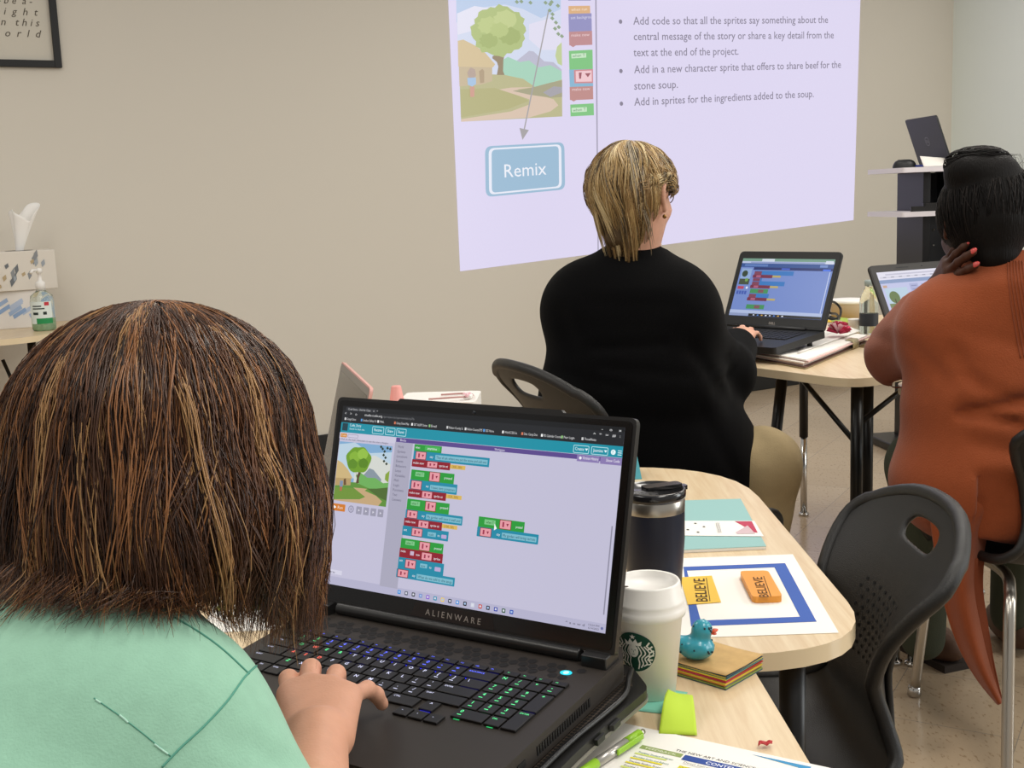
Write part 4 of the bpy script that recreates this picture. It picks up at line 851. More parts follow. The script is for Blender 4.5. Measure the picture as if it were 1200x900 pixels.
# the stack of sticky notes with the duck
K = [PZ(845, 748, TZ+.017), PZ(884, 766, TZ+.017), PZ(832, 795, TZ+.017), PZ(793, 774, TZ+.017)]
kc = sum(K, Vector((0, 0, 0)))/4; ang = math.atan2((K[1]-K[2]).y, (K[1]-K[2]).x)
nt_ = thing('sticky_note_stack', 'stack of coloured sticky notes with a kraft cover under the rubber duck', 'sticky notes', (kc.x, kc.y, TZ), ang)
z = 0; rr = random.Random(4)
for i, (cc, h) in enumerate([('3f5a63', .0016), ('8a9a4a', .0014), ('6f7f86', .0012), ('c9803a', .0016), ('d8c040', .0014), ('c8436a', .0020), ('b5392f', .0012), ('e2d64a', .0016), ('4a7a86', .0014), ('d9c23a', .0012), ('3d5560', .0012)]):
    dx, dy, a_ = rr.uniform(-.0012, .0012), rr.uniform(-.0012, .0012), rr.uniform(-.02, .02); b = MB()
    b.box((dx, dy, z+h/2), (.076, .076, h-.0001), mat('note_'+cc, cc, .75), rot=Matrix.Rotation(a_, 3, 'Z')); b.build('note_layer', nt_); z += h
b = MB(); b.grid(lambda u, v: Vector((-.039+.078*u, -.039+.078*v, z+.0004+.0012*(2*v-1)**2*abs(2*u-1))), 6, 6, mat('kraft', 'c9a56c', .8, var=.12, vscale=60)); b.build('cover', nt_, solid=.0006, offset=1); ztop = TZ+z+.0022
dk = PZ(816, 771, ztop); dkt = thing('rubber_duck', 'small teal rubber duck with dark spots and an orange beak on the sticky notes', 'toy', (dk.x, dk.y, ztop-.0012), R(-12))
m_duck = mat('duck_rubber', '2f98ad', .3, coat=.3); m_beak = mat('duck_beak', 'd8502a', .3); k = .0185
prims = [ell((0, 0, .0145), (.021, .0165, .0145)), ell((-.017, 0, .020), (.009, .010, .006), Matrix.Rotation(R(35), 3, 'Y')), ell((.007, 0, .036), (.0118, .0115, .0115)), ell((.001, .0135, .016), (.011, .005, .008)), ell((.001, -.0135, .016), (.011, .005, .008)), cone((.004, 0, .022), (.006, 0, .032), .010, .009)]
tmp = sdf_mesh('duck_body', prims, m_duck, .0012, k=.006, cuts=[((0, 0, .001), (0, 0, -1))]); tmp.parent = dkt
beak = sdf_mesh('beak', [ell((.019, 0, .0345), (.0065, .0055, .0018), Matrix.Rotation(R(-14), 3, 'Y')), ell((.0185, 0, .0322), (.0052, .0045, .0016), Matrix.Rotation(R(14), 3, 'Y'))], m_beak, .0006, k=.001); beak.parent = dkt
m_spot = mat('duck_spot', '14323c', .4); rr = random.Random(3)
b = MB()
for i in range(26):
    th, ph = rr.uniform(.5, 2.2), rr.uniform(0, 6.283); v = Vector((math.sin(th)*math.cos(ph), math.sin(th)*math.sin(ph), math.cos(th)))
    if i < 16: p = Vector((v.x*.0213, v.y*.0175 if abs(v.z) > .5 else v.y*.0188, .0145+v.z*.0147))
    else: p = Vector((.007+v.x*.0119, v.y*.0116, .036+v.z*.0116))
    b.ball(p, (.0013, .0013, .0013), m_spot, 8)
b.build('spots', dkt)
b = MB()
for sy in (-1, 1): b.ball((.0150, .0066*sy, .0395), .0019, m_spot, 10)
b.build('eye', dkt)
# sheets on the upper table
def quad_paper(name, label, cat, tl, tr, br, bl, z, th, m, bend=0):
    A = [PZ(*p, z) if not isinstance(p, Vector) else p for p in (bl, br, tr, tl)]; o = A[0]; ux = (A[1]-A[0]); uy = (A[3]-A[0])
    cx = sum(A, Vector((0, 0, 0)))/4; t = thing(name, label, cat, (cx.x, cx.y, z)); b = MB()
    b.prism([((v-cx).x, (v-cx).y) for v in A], .0003, .0003+th, m); b.build('sheet', t); return t, A
tRx = PZ(868, 588); bRx = PZ(898, 644)
t, A = quad_paper('booklet', 'pale teal booklet with a white bookmark lying across it', 'booklet', Vector((tRx.x-.21, tRx.y+.008, TZ)), tRx, bRx, Vector((bRx.x-.21, bRx.y-.004, TZ)), TZ, .0045, m_paper)
b = MB(); cxx = sum(A, Vector((0, 0, 0)))/4; b.prism([((v-cxx).x*1.0, (v-cxx).y*1.0) for v in A], .0048, .0056, mat('teal_card', '8fbab8', .6)); b.build('cover', t)
zb = TZ+.0058
bl_, br_, tr_2, tl_ = PZ(790, 628, zb), PZ(895, 629, zb), PZ(884, 611, zb), PZ(790, 611, zb)
t, A = quad_paper('bookmark', 'white bookmark strip with a red corner on the teal booklet', 'bookmark', tl_, tr_2, br_, bl_, zb, .0006, m_paper)
s = Sheet((0, 0, zb+.0009), (1, 0, 0), (0, 1, 0), lift=.0002)
s.ppoly([(861, 611), (881, 611), (888, 624.5), (884, 624)], ink('b8405a')); s.ppoly([(862, 624), (876, 616), (885, 625.5), (864, 626)], ink('cdb6bb'))
for k, (x, y) in enumerate([(815, 613.5), (825, 617.5), (806, 621), (818, 624)]): a_ = s.uv(x, y); s.disc(a_[0], a_[1], .0022, ink('3a4440'), .0028)
for k in range(3): a_, e_ = s.uv(839+k*1.6, 613), s.uv(842+k*1.6, 625); s.line([a_, e_], .0006, ink('8a8a8a'))
s.build('print', t)
pTR, pBR = PZ(929, 650), PZ(983, 742); dW = Vector((-1, .01, 0))*.235
t, A = quad_paper('paper_sheet', 'white sheet with a thick blue rectangular border on the table', 'paper', pTR+dW, pTR, pBR, pBR+dW, TZ, .0004, m_paper)
s = Sheet((0, 0, TZ+.0008), (1, 0, 0), (0, 1, 0), lift=.0001)
bb = ink('3d5fae'); O = [s.uv(*p) for p in [(803, 660), (920, 660), (957, 728.6), (822, 728)]]; I = [s.uv(*p) for p in [(812, 665.3), (907.5, 664.9), (937.4, 722.8), (828, 722)]]
O[0] = (O[1][0]-.150, O[1][1]+.001); O[3] = (O[2][0]-.160, O[2][1]); I[0] = (I[1][0]-.128, I[1][1]); I[3] = (I[2][0]-.128, I[2][1])
s.mb.add([s.pt(x, y, .0002) for x, y in O+I], [(i, (i+1) % 4, 4+(i+1) % 4, 4+i) for i in range(4)], bb, False); s.build('blue_border', t)
def believe(s, c, ax, ay, w_, m):
    pass
zs = TZ+.0011
q4 = [PZ(806, 709, zs), PZ(845, 706, zs), PZ(834, 675, zs), PZ(797, 677, zs)]
t, A = quad_paper('paper_label', 'flat yellow BELIEVE label lying on the blue border', 'label', q4[3], q4[2], q4[1], q4[0], zs, .0004, mat('label_yellow', 'e8bc3c', .55))
s = Sheet((0, 0, zs+.0008), (1, 0, 0), (0, 1, 0), lift=.0001); a_, e_ = s.uv(826, 705), s.uv(822, 677.5)
dirv = Vector((e_[0]-a_[0], e_[1]-a_[1])); Lh = dirv.length; ang_ = math.atan2(dirv.y, dirv.x)
s.text('BELIEVE', a_[0]+.004, a_[1], .0155, ink('4a3412'), width=Lh*.97, rot=ang_, bold=.01); nv = Vector((-dirv.y, dirv.x)).normalized(); s.line([(a_[0]+.007, a_[1]), (e_[0]+.007, e_[1])], .0010, ink('4a3412')); s.build('lettering', t)
zs = TZ+.0009; q4 = [PZ(882, 707, zs), PZ(917, 706, zs), PZ(900, 675.5, zs), PZ(867, 676, zs)]; cc = sum(q4, Vector((0, 0, 0)))/4
t = thing('eraser', 'orange block with BELIEVE lettering on the blue bordered sheet', 'eraser', (cc.x, cc.y, zs)); b = MB(); hh = .009
b.prism(rounded([((v-cc).x, (v-cc).y) for v in q4], .008, 5), .0002, hh, mat('orange_rubber', 'e79a3a', .5)); b.build('block', t, bevel=.0025, seg=3)
s = Sheet((0, 0, zs+hh), (1, 0, 0), (0, 1, 0), lift=.0002); a_, e_ = s.uv(897.5, 700), s.uv(889, 675.5); dirv = Vector((e_[0]-a_[0], e_[1]-a_[1])); s.text('BELIEVE', a_[0]+.004, a_[1], .0125, ink('5a3a14'), width=dirv.length*.96, rot=math.atan2(dirv.y, dirv.x), bold=.01); s.line([(a_[0]+.007, a_[1]), (e_[0]+.007, e_[1])], .0010, ink('5a3a14')); s.build('lettering', t)
# teal folded card behind the laptop screen
y0 = 2.02; a0, a1, a2 = P(743, 519, y0), P(753, 562, y0-.03), P(736, 560, y0+.05)
rz = PZ(745, 562, TZ); b = MB(); top = P(743.5, 519, rz.y+.03); w0 = .19
vv = [Vector((rz.x+.012, rz.y, TZ+.0006)), Vector((rz.x-w0, rz.y, TZ+.0006)), Vector((top.x-w0, top.y, top.z)), top, Vector((rz.x+.012, rz.y+.085, TZ+.0006)), Vector((rz.x-w0, rz.y+.085, TZ+.0006))]
b.add(vv, [(0, 1, 2, 3), (3, 2, 5, 4)], mat('teal_paper', '4b9fae', .6), False); tag(b.build('folded_card', solid=.0008), 'teal folded tent card standing behind the black laptop screen', 'card')
# sticky notes by the cup
b = MB(); q4 = [PZ(742, 833, TZ), PZ(781, 837.5, TZ), PZ(806, 812, TZ), PZ(770, 806, TZ)]
b.grid(lambda u, v: (q4[0].lerp(q4[1], u)).lerp(q4[3].lerp(q4[2], u), v)+Vector((0, 0, .0006)), 8, 8, mat('mint_note', '7cc4b0', .7)); tag(b.build('sticky_note', solid=.0003), 'mint green sticky note lying under the coffee cup', 'sticky note')
cup.location.z += .0012; _MW[cup.name] = _MW[cup.name].copy()
q4 = [PZ(772, 861, TZ), PZ(817, 863, TZ), PZ(812, 830, TZ), PZ(783, 828, TZ)]; b = MB()
def crum(u, v):
    p = q4[0].lerp(q4[1], u).lerp(q4[3].lerp(q4[2], u), v); return p+Vector((0, 0, .0012+.020*math.sin(min(1, v*1.1)*math.pi*.62)*(1-.35*u)+.0012*math.sin(u*5+v*3)*v))
b.grid(crum, 14, 14, mat('lime_note', 'b9d63a', .7)); tag(b.build('sticky_note', solid=.0003), 'lime green sticky note curling up in front of the coffee cup', 'sticky note')
# printed handouts and the pen
h1 = PZ(728, 848); h2 = PZ(962, 899); ux = (h2-h1); ux.z = 0; wdt = .2794; ux.normalize(); uy = Vector((ux.y, -ux.x, 0))
PT = mat('handout_paper', 'eeebe4', .65)
def handout(label, o, ux, z, w_, h_):
    uy = Vector((ux.y, -ux.x, 0)); A = [o+uy*h_, o+ux*w_+uy*h_, o+ux*w_, o]; c = sum(A, Vector((0, 0, 0)))/4; t = thing('handout', label, 'paper', (c.x, c.y, z), group='printed handouts'); b = MB()
    b.prism([((v-c).x, (v-c).y) for v in A], .0003, .0006, PT); b.build('sheet', t); return t, Sheet((o.x, o.y, z+.0006), ux, -uy, lift=.0001, step=.00003)
hz = TZ
o2 = PZ(722, 845, hz); ux2 = (PZ(640, 905, hz)-PZ(722, 845, hz)); 
ux_b = Vector((.93, -.37, 0)).normalized()
t2, s2 = handout('printed handout with dark table and yellow highlights beneath the green pen', PZ(715, 843, hz)+Vector((-.075, -.012, 0)), Vector((.9, -.436, 0)).normalized(), hz, .17, .20)
yl, dkk, ol, nb_, gy = ink('e8dc3c'), ink('2e3a30'), ink('8fa060'), ink('2c4a96'), ink('7a7a78')
for k in range(4): s2.rect(.03, -.030-.024*k, .058, -.014-.024*k, [ol, dkk, dkk, dkk][k]); s2.rect(.022, -.036-.024*k, .052, -.031-.024*k, yl)
for k in range(8): s2.rect(.065, -.03-.018*k, .15, -.0285-.018*k, gy); s2.text('Designing and guiding lessons', .066, -.027-.018*k, .0036, dkk, width=.07)
s2.build('print', t2)
t1, s1 = handout('printed handout headed THE NEW ART AND SCIENCE hanging over the desk edge', h1+Vector((0, 0, 0)), ux, hz+.0007, .2794, .216)
def pp(px, py): p = s1.uv(px, py); return p
ta, te = pp(791, 880), pp(884, 903); wt_ = math.hypot(te[0]-ta[0], te[1]-ta[1])
xg, yg = pp(757, 874); xb = pp(803, 885)[0]; x0 = xg-.004
s1.text('THE NEW ART AND SCIENCE OF TEACHING', ta[0], ta[1], .0044, ink('2a2a2a'), width=wt_*1.5, rot=math.atan2(te[1]-ta[1], te[0]-ta[0])*.3, bold=.006)
s1.rect(x0, yg-.008, xb-.002, yg, ol); s1.text('FEEDBACK', x0+.006, yg-.006, .0036, ink('e9ecd8'), width=(xb-x0)*.7); s1.rect(xb, yg-.0115, xb+.10, yg-.0005, nb_); s1.text('CONTENT', xb+.024, yg-.0090, .0056, ink('eef0f6'), width=.036, bold=.006); s1.rect(xb+.102, yg-.0115, xb+.18, yg-.0005, ink('4a8fb0'))
pz = pp(880, 884); s1.poly([pz, (pz[0]+.06, pz[1]-.007), (pz[0]+.06, pz[1]+.001)], ink('3f8fbf'))
for k in range(9):
    yk = yg-.0175-.0105*k; s1.text('Providing Scales and Rubrics' if k % 2 else 'Tracking Student Progress', x0+.003, yk, .0036, ink('3f7f6a') if k < 2 else ink('4a4a48'), width=(xb-x0)*.8); s1.rect(x0+.001, yk-.0032, x0+(xb-x0)*.75, yk-.0006, yl if k % 3 else ink('d6e27a'))
    s1.rect(xb+.004, yk-.0012, xb+.050+.02*(k % 2), yk+.0042, yl if k % 4 else PT); s1.text('Chunking Content and Processing' if k % 2 else 'Direct Instruction Lessons', xb+.005, yk, .0036, ink('4a4a3a'), width=.052)
s1.build('print', t1)
pa, pb = PZ(684, 905, TZ+.006), PZ(754, 858, TZ+.006); pv = (pb-pa).normalized(); L_ = .145; tipp = pb-pv*L_
pn = thing('ballpoint_pen', 'silver and lime green ballpoint pen lying on the printed handout', 'pen', tipp)
m_gp = mat('pen_green', '96c832', .3); zc = Vector((0, 0, .0009))
S_ = lambda t: tipp+pv*(L_*t)+zc
def seg(nm, a, e, r0, r1, m):
    b = MB(); b.tube([S_(a), S_(a+(e-a)*.5), S_(e)], [r0, (r0+r1)/2, r1], m, 18); b.build(nm, pn, world=True)
seg('tip', 0, .10, .001, .0042, m_steel); seg('grip', .10, .42, .0048, .0052, m_gp); seg('barrel', .42, .78, .0050, .0050, mat('pen_silver', 'bdbab4', .3, .6)); seg('cap', .78, .95, .0053, .0050, m_gp); seg('clicker', .95, 1.0, .0028, .0028, m_steel)
b = MB(); sd = pv.cross(Vector((0, 0, 1))).normalized(); M_ = frame(S_(.62)+sd*.0062+Vector((0, 0, .001)), pv, (0, 0, 1)); b.box((0, .022, 0), (.0022, .046, .006), m_gp, M=M_); b.box((-.002, .042, 0), (.005, .006, .006), m_gp, M=M_); b.build('clip', pn, world=True, bevel=.0006)
rs = PZ(896, 879, TZ); b = MB(); rr = random.Random(2); b.grid(lambda u, v: Vector((rs.x-.006+.014*u+.002*v, rs.y+.002+.007*v, TZ+.0032+.003*abs(math.sin(5*u+4*v)))), 8, 5, mat('red_wrapper', 'b5272a', .3)); tag(b.build('wrapper_scrap', solid=.0003), 'tiny crumpled red wrapper on the desk edge', 'wrapper')
# ================================================================== CHAIRS
m_shell = mat('chair_shell', '1a1918', .42, bump=.25, bscale=700)
PROF = [(.225, .408), (.218, .432), (.190, .446), (.10, .440), (0, .434), (-.09, .434), (-.145, .445), (-.175, .475), (-.185, .525), (-.190, .580), (-.202, .635), (-.228, .690), (-.262, .745), (-.292, .795)]
WID = [.19, .205, .212, .215, .212, .205, .19, .168, .150, .146, .160, .188, .206, .178]
_pf = spline([(0, a, b) for a, b in PROF], 5); _wd = [v.x for v in spline([(w, 0, 0) for w in WID], 5)]; NP = len(_pf)
def chair_pt(u, t):
    """u in -1..1 across, t in 0..1 along seat front -> top of the back"""
    f = t*(NP-1); i = min(int(f), NP-2); a = f-i; p = _pf[i].lerp(_pf[i+1], a); w = _wd[i]*(1-a)+_wd[i+1]*a
    back = max(0, min(1, (t-.52)/.18)); seat = 1-back; uu = abs(u)**2.2
    # the top corners round off
    tt = max(0, (t-.80)/.20)
    return Vector((u*w, p.y+.045*uu*back, p.z+.020*uu*seat*min(1, t*5)-.038*abs(u)**2.6*tt*tt))
def hole_xy(a): return .085*math.cos(a), .019*math.sin(a)
def make_chair(label, group):
    t = thing('chair', label, 'chair', group=group)
    nu, nv = 28, 72; vs = []; keep = []
    T0 = .925; # hole centre along the profile
    hw, ht = .30, .024
    for j in range(nv+1):
        for i in range(nu+1):
            u, v = -1+2*i/nu, j/nv
            vs.append([u, v])
    ins = lambda u, v: (abs(u)/hw)**3+(abs(v-T0)/ht)**3 < 1
    fs = []
    for j in range(nv):
        for i in range(nu):
            k = [j*(nu+1)+i, j*(nu+1)+i+1, (j+1)*(nu+1)+i+1, (j+1)*(nu+1)+i]
            if ins(sum(vs[q][0] for q in k)/4, sum(vs[q][1] for q in k)/4): continue
            fs.append(k)
    use = {}
    for f in fs:
        for q in f: use[q] = use.get(q, 0)+1
    for q, n in use.items():
        u, v = vs[q]; i, j = q % (nu+1), q//(nu+1)
        if 0 < i < nu and 0 < j < nv and n < 4:
            du, dv = u/hw, (v-T0)/ht; r = (abs(du)**3+abs(dv)**3)**(1/3)
            if r > 0: vs[q] = [u/r, T0+(v-T0)/r]
    b = MB(); b.add([chair_pt(u, v) for u, v in vs], fs, m_shell)
    sh = b.build('seat_shell', t, solid=.009, sub=1, offset=0)
    b = MB(); pts = [chair_pt(1, v/40) for v in range(0, 41)]+[chair_pt(u, 1) for u in (.92, .82, .7, .55, .4, .2, 0, -.2, -.4, -.55, -.7, -.82, -.92)]+[chair_pt(-1, 1-v/40) for v in range(0, 41)]+[chair_pt(u, 0) for u in (-.7, 0, .7)]
    rr = [.011]*len(pts); b.tube([Vector(p) for p in pts], rr, m_shell, 12, closed=True); b.build('rim', sh)
    b = MB()
    for k in range(-4, 5):
        pts = [chair_pt(k*.16, v)+Vector((0, -.010, -.003)) for v in [.50+.028*q for q in range(11)]]; b.tube(pts, [.004]+[.006]*9+[.003], m_shell, 6)
    b.build('back_rib', sh)
    b = MB()
    for r in range(9):
        for k in range(-3, 4):
            u, v = k*.13+(.065 if r % 2 else 0), .66+.018*r
            p = chair_pt(u, v); q = chair_pt(u+.01, v); w_ = chair_pt(u, v+.01); n = (q-p).cross(w_-p).normalized(); n = n if n.y > 0 else -n; x = (q-p).normalized(); y = n.cross(x)
            b.add([p+n*.0056+(x*math.cos(a)+y*math.sin(a))*.0030 for a in [2*math.pi*i/10 for i in range(10)]], [tuple(range(10))], mat('hole_dark', '050505', .9), False)
    b.build('perforation', sh)
    for s_ in (-1, 1):
        pts = [(.215*s_, .235, .012), (.190*s_, .205, .33), (.172*s_, .185, .395), (.160*s_, .13, .415), (.155*s_, 0, .416), (.160*s_, -.10, .415), (.176*s_, -.150, .392), (.196*s_, -.19, .33), (.225*s_, -.255, .012)]
        b = MB(); b.tube(spline(pts, 6), .0125, m_steel, 14); lg = b.build('leg_frame', t)
        for y, x in ((.235, .215), (-.255, .225)):
            b = MB(); b.lathe([(.012, .028), (.0155, .024), (.0165, .004), (.012, 0), (0, 0)], m_chrome, 14, c=(x*s_, y, 0)); b.build('glide', lg)
        b = MB(); b.box((.155*s_, .05, .424), (.03, .12, .012), m_black); b.build('bracket', lg)
    return t
CHG = None
chair0 = make_chair('empty black school chair with handle hole at the right end of the table', 'black shell chairs')
f0 = Vector((-.80, -.60, 0)); rz0 = math.atan2(-f0.x, f0.y)
def set_chair(o, x, y, rz, sc=1, z=0):
    o.matrix_world = Matrix.Translation((x, y, z)) @ Matrix.Rotation(rz, 4, 'Z') @ Matrix.Scale(sc, 4); _MW[o.name] = o.matrix_world.copy()
set_chair(chair0, .322, 1.665, R(90), 1.0)
C1 = (.295, 2.80); ch1 = dup(chair0, (*C1, 0), R(-65), 'black shell chair behind the blonde person in the black cardigan', scale=1.10)
ch2 = dup(chair0, (1.19, 2.56, 0), R(4), 'black chair with steel legs under the person in rust at the far desk', scale=1.0)
def carver(ch, pad=.022):
    Mi = np.array(mw_of(ch).inverted()); zb_ = np.array([p[1] for p in PROF[6:]]); yb_ = np.array([p[0] for p in PROF[6:]])
    def g(G):
        q = G@Mi[:3, :3].T+Mi[:3, 3]; x, y, z = q[..., 0], q[..., 1], q[..., 2]; u = np.abs(x)/.20
        seat = np.maximum(np.maximum(z-(.448+.02*np.minimum(u, 1.2)**2.2+pad), y-.232), np.maximum(np.abs(x)-.235, -y-.30))
        back = np.maximum(np.maximum(y-(np.interp(z, zb_, yb_)+.045*np.minimum(u, 1.15)**2.2+pad+.008), z-.82), np.abs(x)-.235)
        return np.minimum(seat, np.maximum(back, .35-z))
    return g
cv1, cv2 = carver(ch1), carver(ch2)
# ================================================================== PEOPLE
def skinmat(n, c, c2=None): 
    m = mat(n, c, .5, spec=.4, bump=.12, bscale=380, var=.10, vscale=22); m.node_tree.nodes['Principled BSDF'].inputs['Subsurface Weight'].default_value = .08; m.node_tree.nodes['Principled BSDF'].inputs['Subsurface Radius'].default_value = (.012, .005, .003); return m
def nail(tip, parent, m, r=(.0055, .0085, .0022), M=None):
    pass
# ------------------------------------------------------------------ girl in mint shirt, typing
sk1 = skinmat('skin_light', 'd9a184')
g = thing('person', 'person with brown highlighted bob in a mint T-shirt typing on the big laptop', 'person', (-.30, .62, 0))
HC = P(190, 528, .965); HM = frame(HC, (.22, .95, -.30), (.02, .30, .95))
Wp = LM @ Vector((.067, -.284, .047)); pipm = LM @ Vector((-.024, -.176, .030))+Vector((-.004, -.032, .002)); Wp += Vector((-.004, -.032, .004))
HMt = frame(Wp, (pipm-Wp)+Vector((0, 0, .016)), LZ)
hp_, tips = hand_prims(HMt, -1, curl=((4, 52, 38), (2, 55, 38), (6, 56, 38), (14, 26, 18)), spread=(4, 0, -6, -30), sc=.98)
SHr, SHl = P(262, 800, .86), Vector((-.50, .73, .90)); SHr = Vector((-.270, .815, .872)); SHl = Vector((-.53, .78, .865))
EL = Vector((-.168, .76, .760)); NB = Vector((-.335, .895, .935))
torso = [cone((-.36, .58, .48), (-.37, .66, .70), .14, .14), ell((-.385, .70, .755), (.165, .115, .17), Matrix.Rotation(R(-30), 3, 'X')), cone(SHr, SHl, .062, .062), cone(NB, HC+Vector((-.0, -.03, -.06)), .055, .05), cone(NB+Vector((0, -.04, -.06)), NB, .085, .055)]
armr = [cone(SHr, EL, .056, .042), cone(EL, Wp, .042, .027)]
ELl = Vector((-.56, .80, .79)); Wl_ = LM @ Vector((-.16, -.30, .03)); Wl_ = Vector((-.43, 1.08, .782))
HMl = frame(Wl_, Vector((.25, .9, .02)), (0, 0, 1)); hl_, _ = hand_prims(HMl, 1, curl=((6, 30, 25),)*4, sc=.98)
arml = [cone(SHl, ELl, .056, .042), cone(ELl, Wl_, .042, .027)]
legs = []
for sx, kx_ in ((-.40, -.42), (-.23, -.16)): legs += [cone((sx, .58, .50), (kx_, .98, .50), .085, .062), cone((kx_, .98, .50), (kx_, .92, .10), .058, .04)]
sdf_mesh('body', torso[:2]+[torso[3], torso[2]]+armr+arml+head_prims(HM, .88)+hp_[:0], sk1, .011, k=.03, parent=g)
hnd = sdf_mesh('hand', hp_+[cone(Wp, Wp.lerp(EL, .35), .0265, .033)], sk1, .0022, k=.008, parent=g)
sdf_mesh('hand', hl_+[cone(Wl_, Wl_.lerp(ELl, .35), .0265, .033)], sk1, .0035, k=.008, parent=g)
eyes(HM, .88, g)
m_mint = mat('mint_cotton', '98c7ae', .85, spec=.12, bump=.16, bscale=520, sheen=.2, var=.07, vscale=60)
slr = SHr.lerp(EL, .92)
def fold1(G):
    d = 0
    for a, e, w_, h_ in [((-.21, .74, .93), (-.15, .80, .83), .010, .004), ((-.23, .70, .86), (-.16, .74, .80), .014, .004), ((-.30, .66, .86), (-.20, .70, .78), .02, .003)]:
        a = np.array(a); ba = np.array(e)-a; pa = G-a; h = np.clip(pa@ba/(ba@ba), 0, 1); r = np.linalg.norm(pa-h[..., None]*ba, axis=-1); d = d+h_*np.exp(-(r/w_)**2)
    return d+.0022*np.sin(G[..., 0]*60+G[..., 2]*45+6*np.sin(G[..., 1]*18))*np.clip((.92-G[..., 2])*6, 0, 1)
shirt_prims = torso[:3]+[torso[4], cone(SHr, slr, .066, .060), cone(SHl, SHl.lerp(ELl, .85), .066, .064), cone(SHr+Vector((-.06, -.0, .01)), NB+Vector((0, -.02, -.03)), .058, .06)]
sdf_mesh('shirt', shirt_prims, m_mint, .008, k=.05, infl=.012, fn=fold1, parent=g,
         cuts=[(NB+Vector((0, .0, .022)), Vector((0, .35, .93))), (slr+(EL-SHr).normalized()*.03, (EL-SHr).normalized())] if False else [(NB+Vector((0, .0, .030)), Vector((0, .30, .95)))])
m_jean = mat('denim', '2c3a52', .8, bump=.3, bscale=500); sdf_mesh('trousers', [ell((-.32, .56, .50), (.19, .14, .12))]+legs, m_jean, .014, k=.05, infl=.008, parent=g)
m_shoe = mat('shoe', '2a2624', .6)
for kx_ in (-.42, -.16):
    b = MB(); b.ball((kx_, .97, .045), (.048, .13, .045), m_shoe, 16); b.build('shoe', g, world=True)
# sleeve seam
b = MB(); cpts = []
axis = (EL-SHr).normalized()
def surf_seam(n, parent, name, c, ax, r, m, tw=.0016): pass
# nails
for tp, q, nz in tips[:4]:
    pass
shirt_o = [c for c in g.children if c.name.startswith('shirt')][0]
def seam(name, o, pix, r, m, parent, n=10):
    pts = [p for p in (surf(o, q.x, q.y, r*.3) for q in spline([(*p, 0) for p in pix], n)) if p is not None]
    if len(pts) > 2: b = MB(); b.tube(pts, r, m, 6); return b.build(name, parent, world=True)
m_seam = mat('mint_seam', '5d9c8a', .9, spec=.1)
seam('seam', shirt_o, [(306, 776), (288, 792), (266, 822), (238, 852), (212, 876), (190, 899)], .0008, m_seam, g)
seam('seam', shirt_o, [(205, 724), (235, 742), (262, 762), (292, 790)], .0007, m_seam, g)
m_rip = mat('rip_thread', 'b4dccb', .9, spec=.1)
for pix in ([(112, 820), (118, 824)], [(140, 838), (146, 843), (150, 847)], [(181, 872), (190, 879), (197, 884)]): seam('worn_spot', shirt_o, pix, .0007, m_rip, g, 5)
seam('worn_spot', shirt_o, [(110, 818), (150, 846), (200, 886)], .0004, m_seam, g)
# --- bob hair
def lock_hair(center_r, flow, count, per, rfun, matw, seed, r0=(.0006, .0011), N=14):
    rr = np.random.default_rng(seed); out = []
    for L_ in range(count):
        th0, ph0, ln, prm = flow(rr, L_); mi0 = rr.choice(len(matw), p=matw)
        for k in range(per):
            mi = mi0 if rr.random() < .72 else rr.choice(len(matw), p=matw)
            out.append((rfun(rr, th0, ph0, ln, prm, k, per, N), rr.uniform(*r0), mi))
    return out
HRx, HRy, HRz = .118, .128, .118
HO = P(188, 520, .965)
HBM = frame(HO, (.10, 1, -.14), (.0, .14, 1))
def bob_flow(rr, i):
    th0 = math.acos(1-rr.random()**1.35*.85); ph = rr.uniform(0, 2*math.pi); return th0, ph, rr.uniform(.82, 1.14), (rr.normal(0, .13), rr.uniform(0, 6.28), rr.uniform(.90, 1.035), rr.normal(0, 1), rr.uniform(-.03, .03))
def bob_path(rr, th0, ph, ln, prm, k, per, N):
    sw, wph, lay, flip, dr = prm; th0 = max(.02, th0+rr.normal(0, .05)); ph = ph+rr.normal(0, .035); lay = lay+rr.normal(0, .012); ln = ln+rr.normal(0, .04)
    # local azimuth: 90 deg is the face, -90 the back
    face = math.cos(ph-math.pi/2); hang = (.150+.002*max(0, math.cos(ph-R(10))))*ln+.030*max(0, -face)+.048*max(0, -math.cos(ph))
    dph = (ph+R(45)+math.pi) % (2*math.pi)-math.pi; hang *= 1-.30*math.exp(-(dph/R(30))**2)
    if face > .80: hang *= .25
    arc = (math.pi/2-th0)*.125; tot = max(arc, 0)+hang; pts = []
    for i in range(N):
        s = tot*i/(N-1)
        if s < arc:
            th = th0+s/.125; z = math.cos(th)*HRz; r = math.sin(th); a = 0
        else:
            th = math.pi/2; z = -(s-arc); r = 1; a = (s-arc)/max(hang, 1e-4)
        p_ = ph+sw*(.4*th+1.2*a)+.02*math.sin(wph+s*30)+dr*a*4
        bulge = 1+.10*math.sin(min(1, a*1.2)*math.pi)*.9-.02*a*a+.055*flip*max(0, a-.55)/.45
        fl = lay*(r*bulge)
        w_ = .0030*math.sin(wph*2+s*46+k)
        # clump: strands of one lock close up toward the end
        pts.append((HRx*fl*math.cos(p_)+w_, HRy*fl*math.sin(p_)+w_*.5, z*(.96+.04*lay)+(.012*abs(flip)*max(0, a-.8)/.2 if flip > .7 else 0)))
    return pts
hm1 = [hairmat('hair_brown_dark', '2e1c13'), hairmat('hair_brown', '4a2f1f'), hairmat('hair_brown_mid', '65412a'), hairmat('hair_copper', '95643d'), hairmat('hair_gold', 'b0875a')]
sp1 = lock_hair(None, bob_flow, 900, 25, bob_path, [.22, .31, .26, .14, .07], 5, (.00026, .00052), 15)
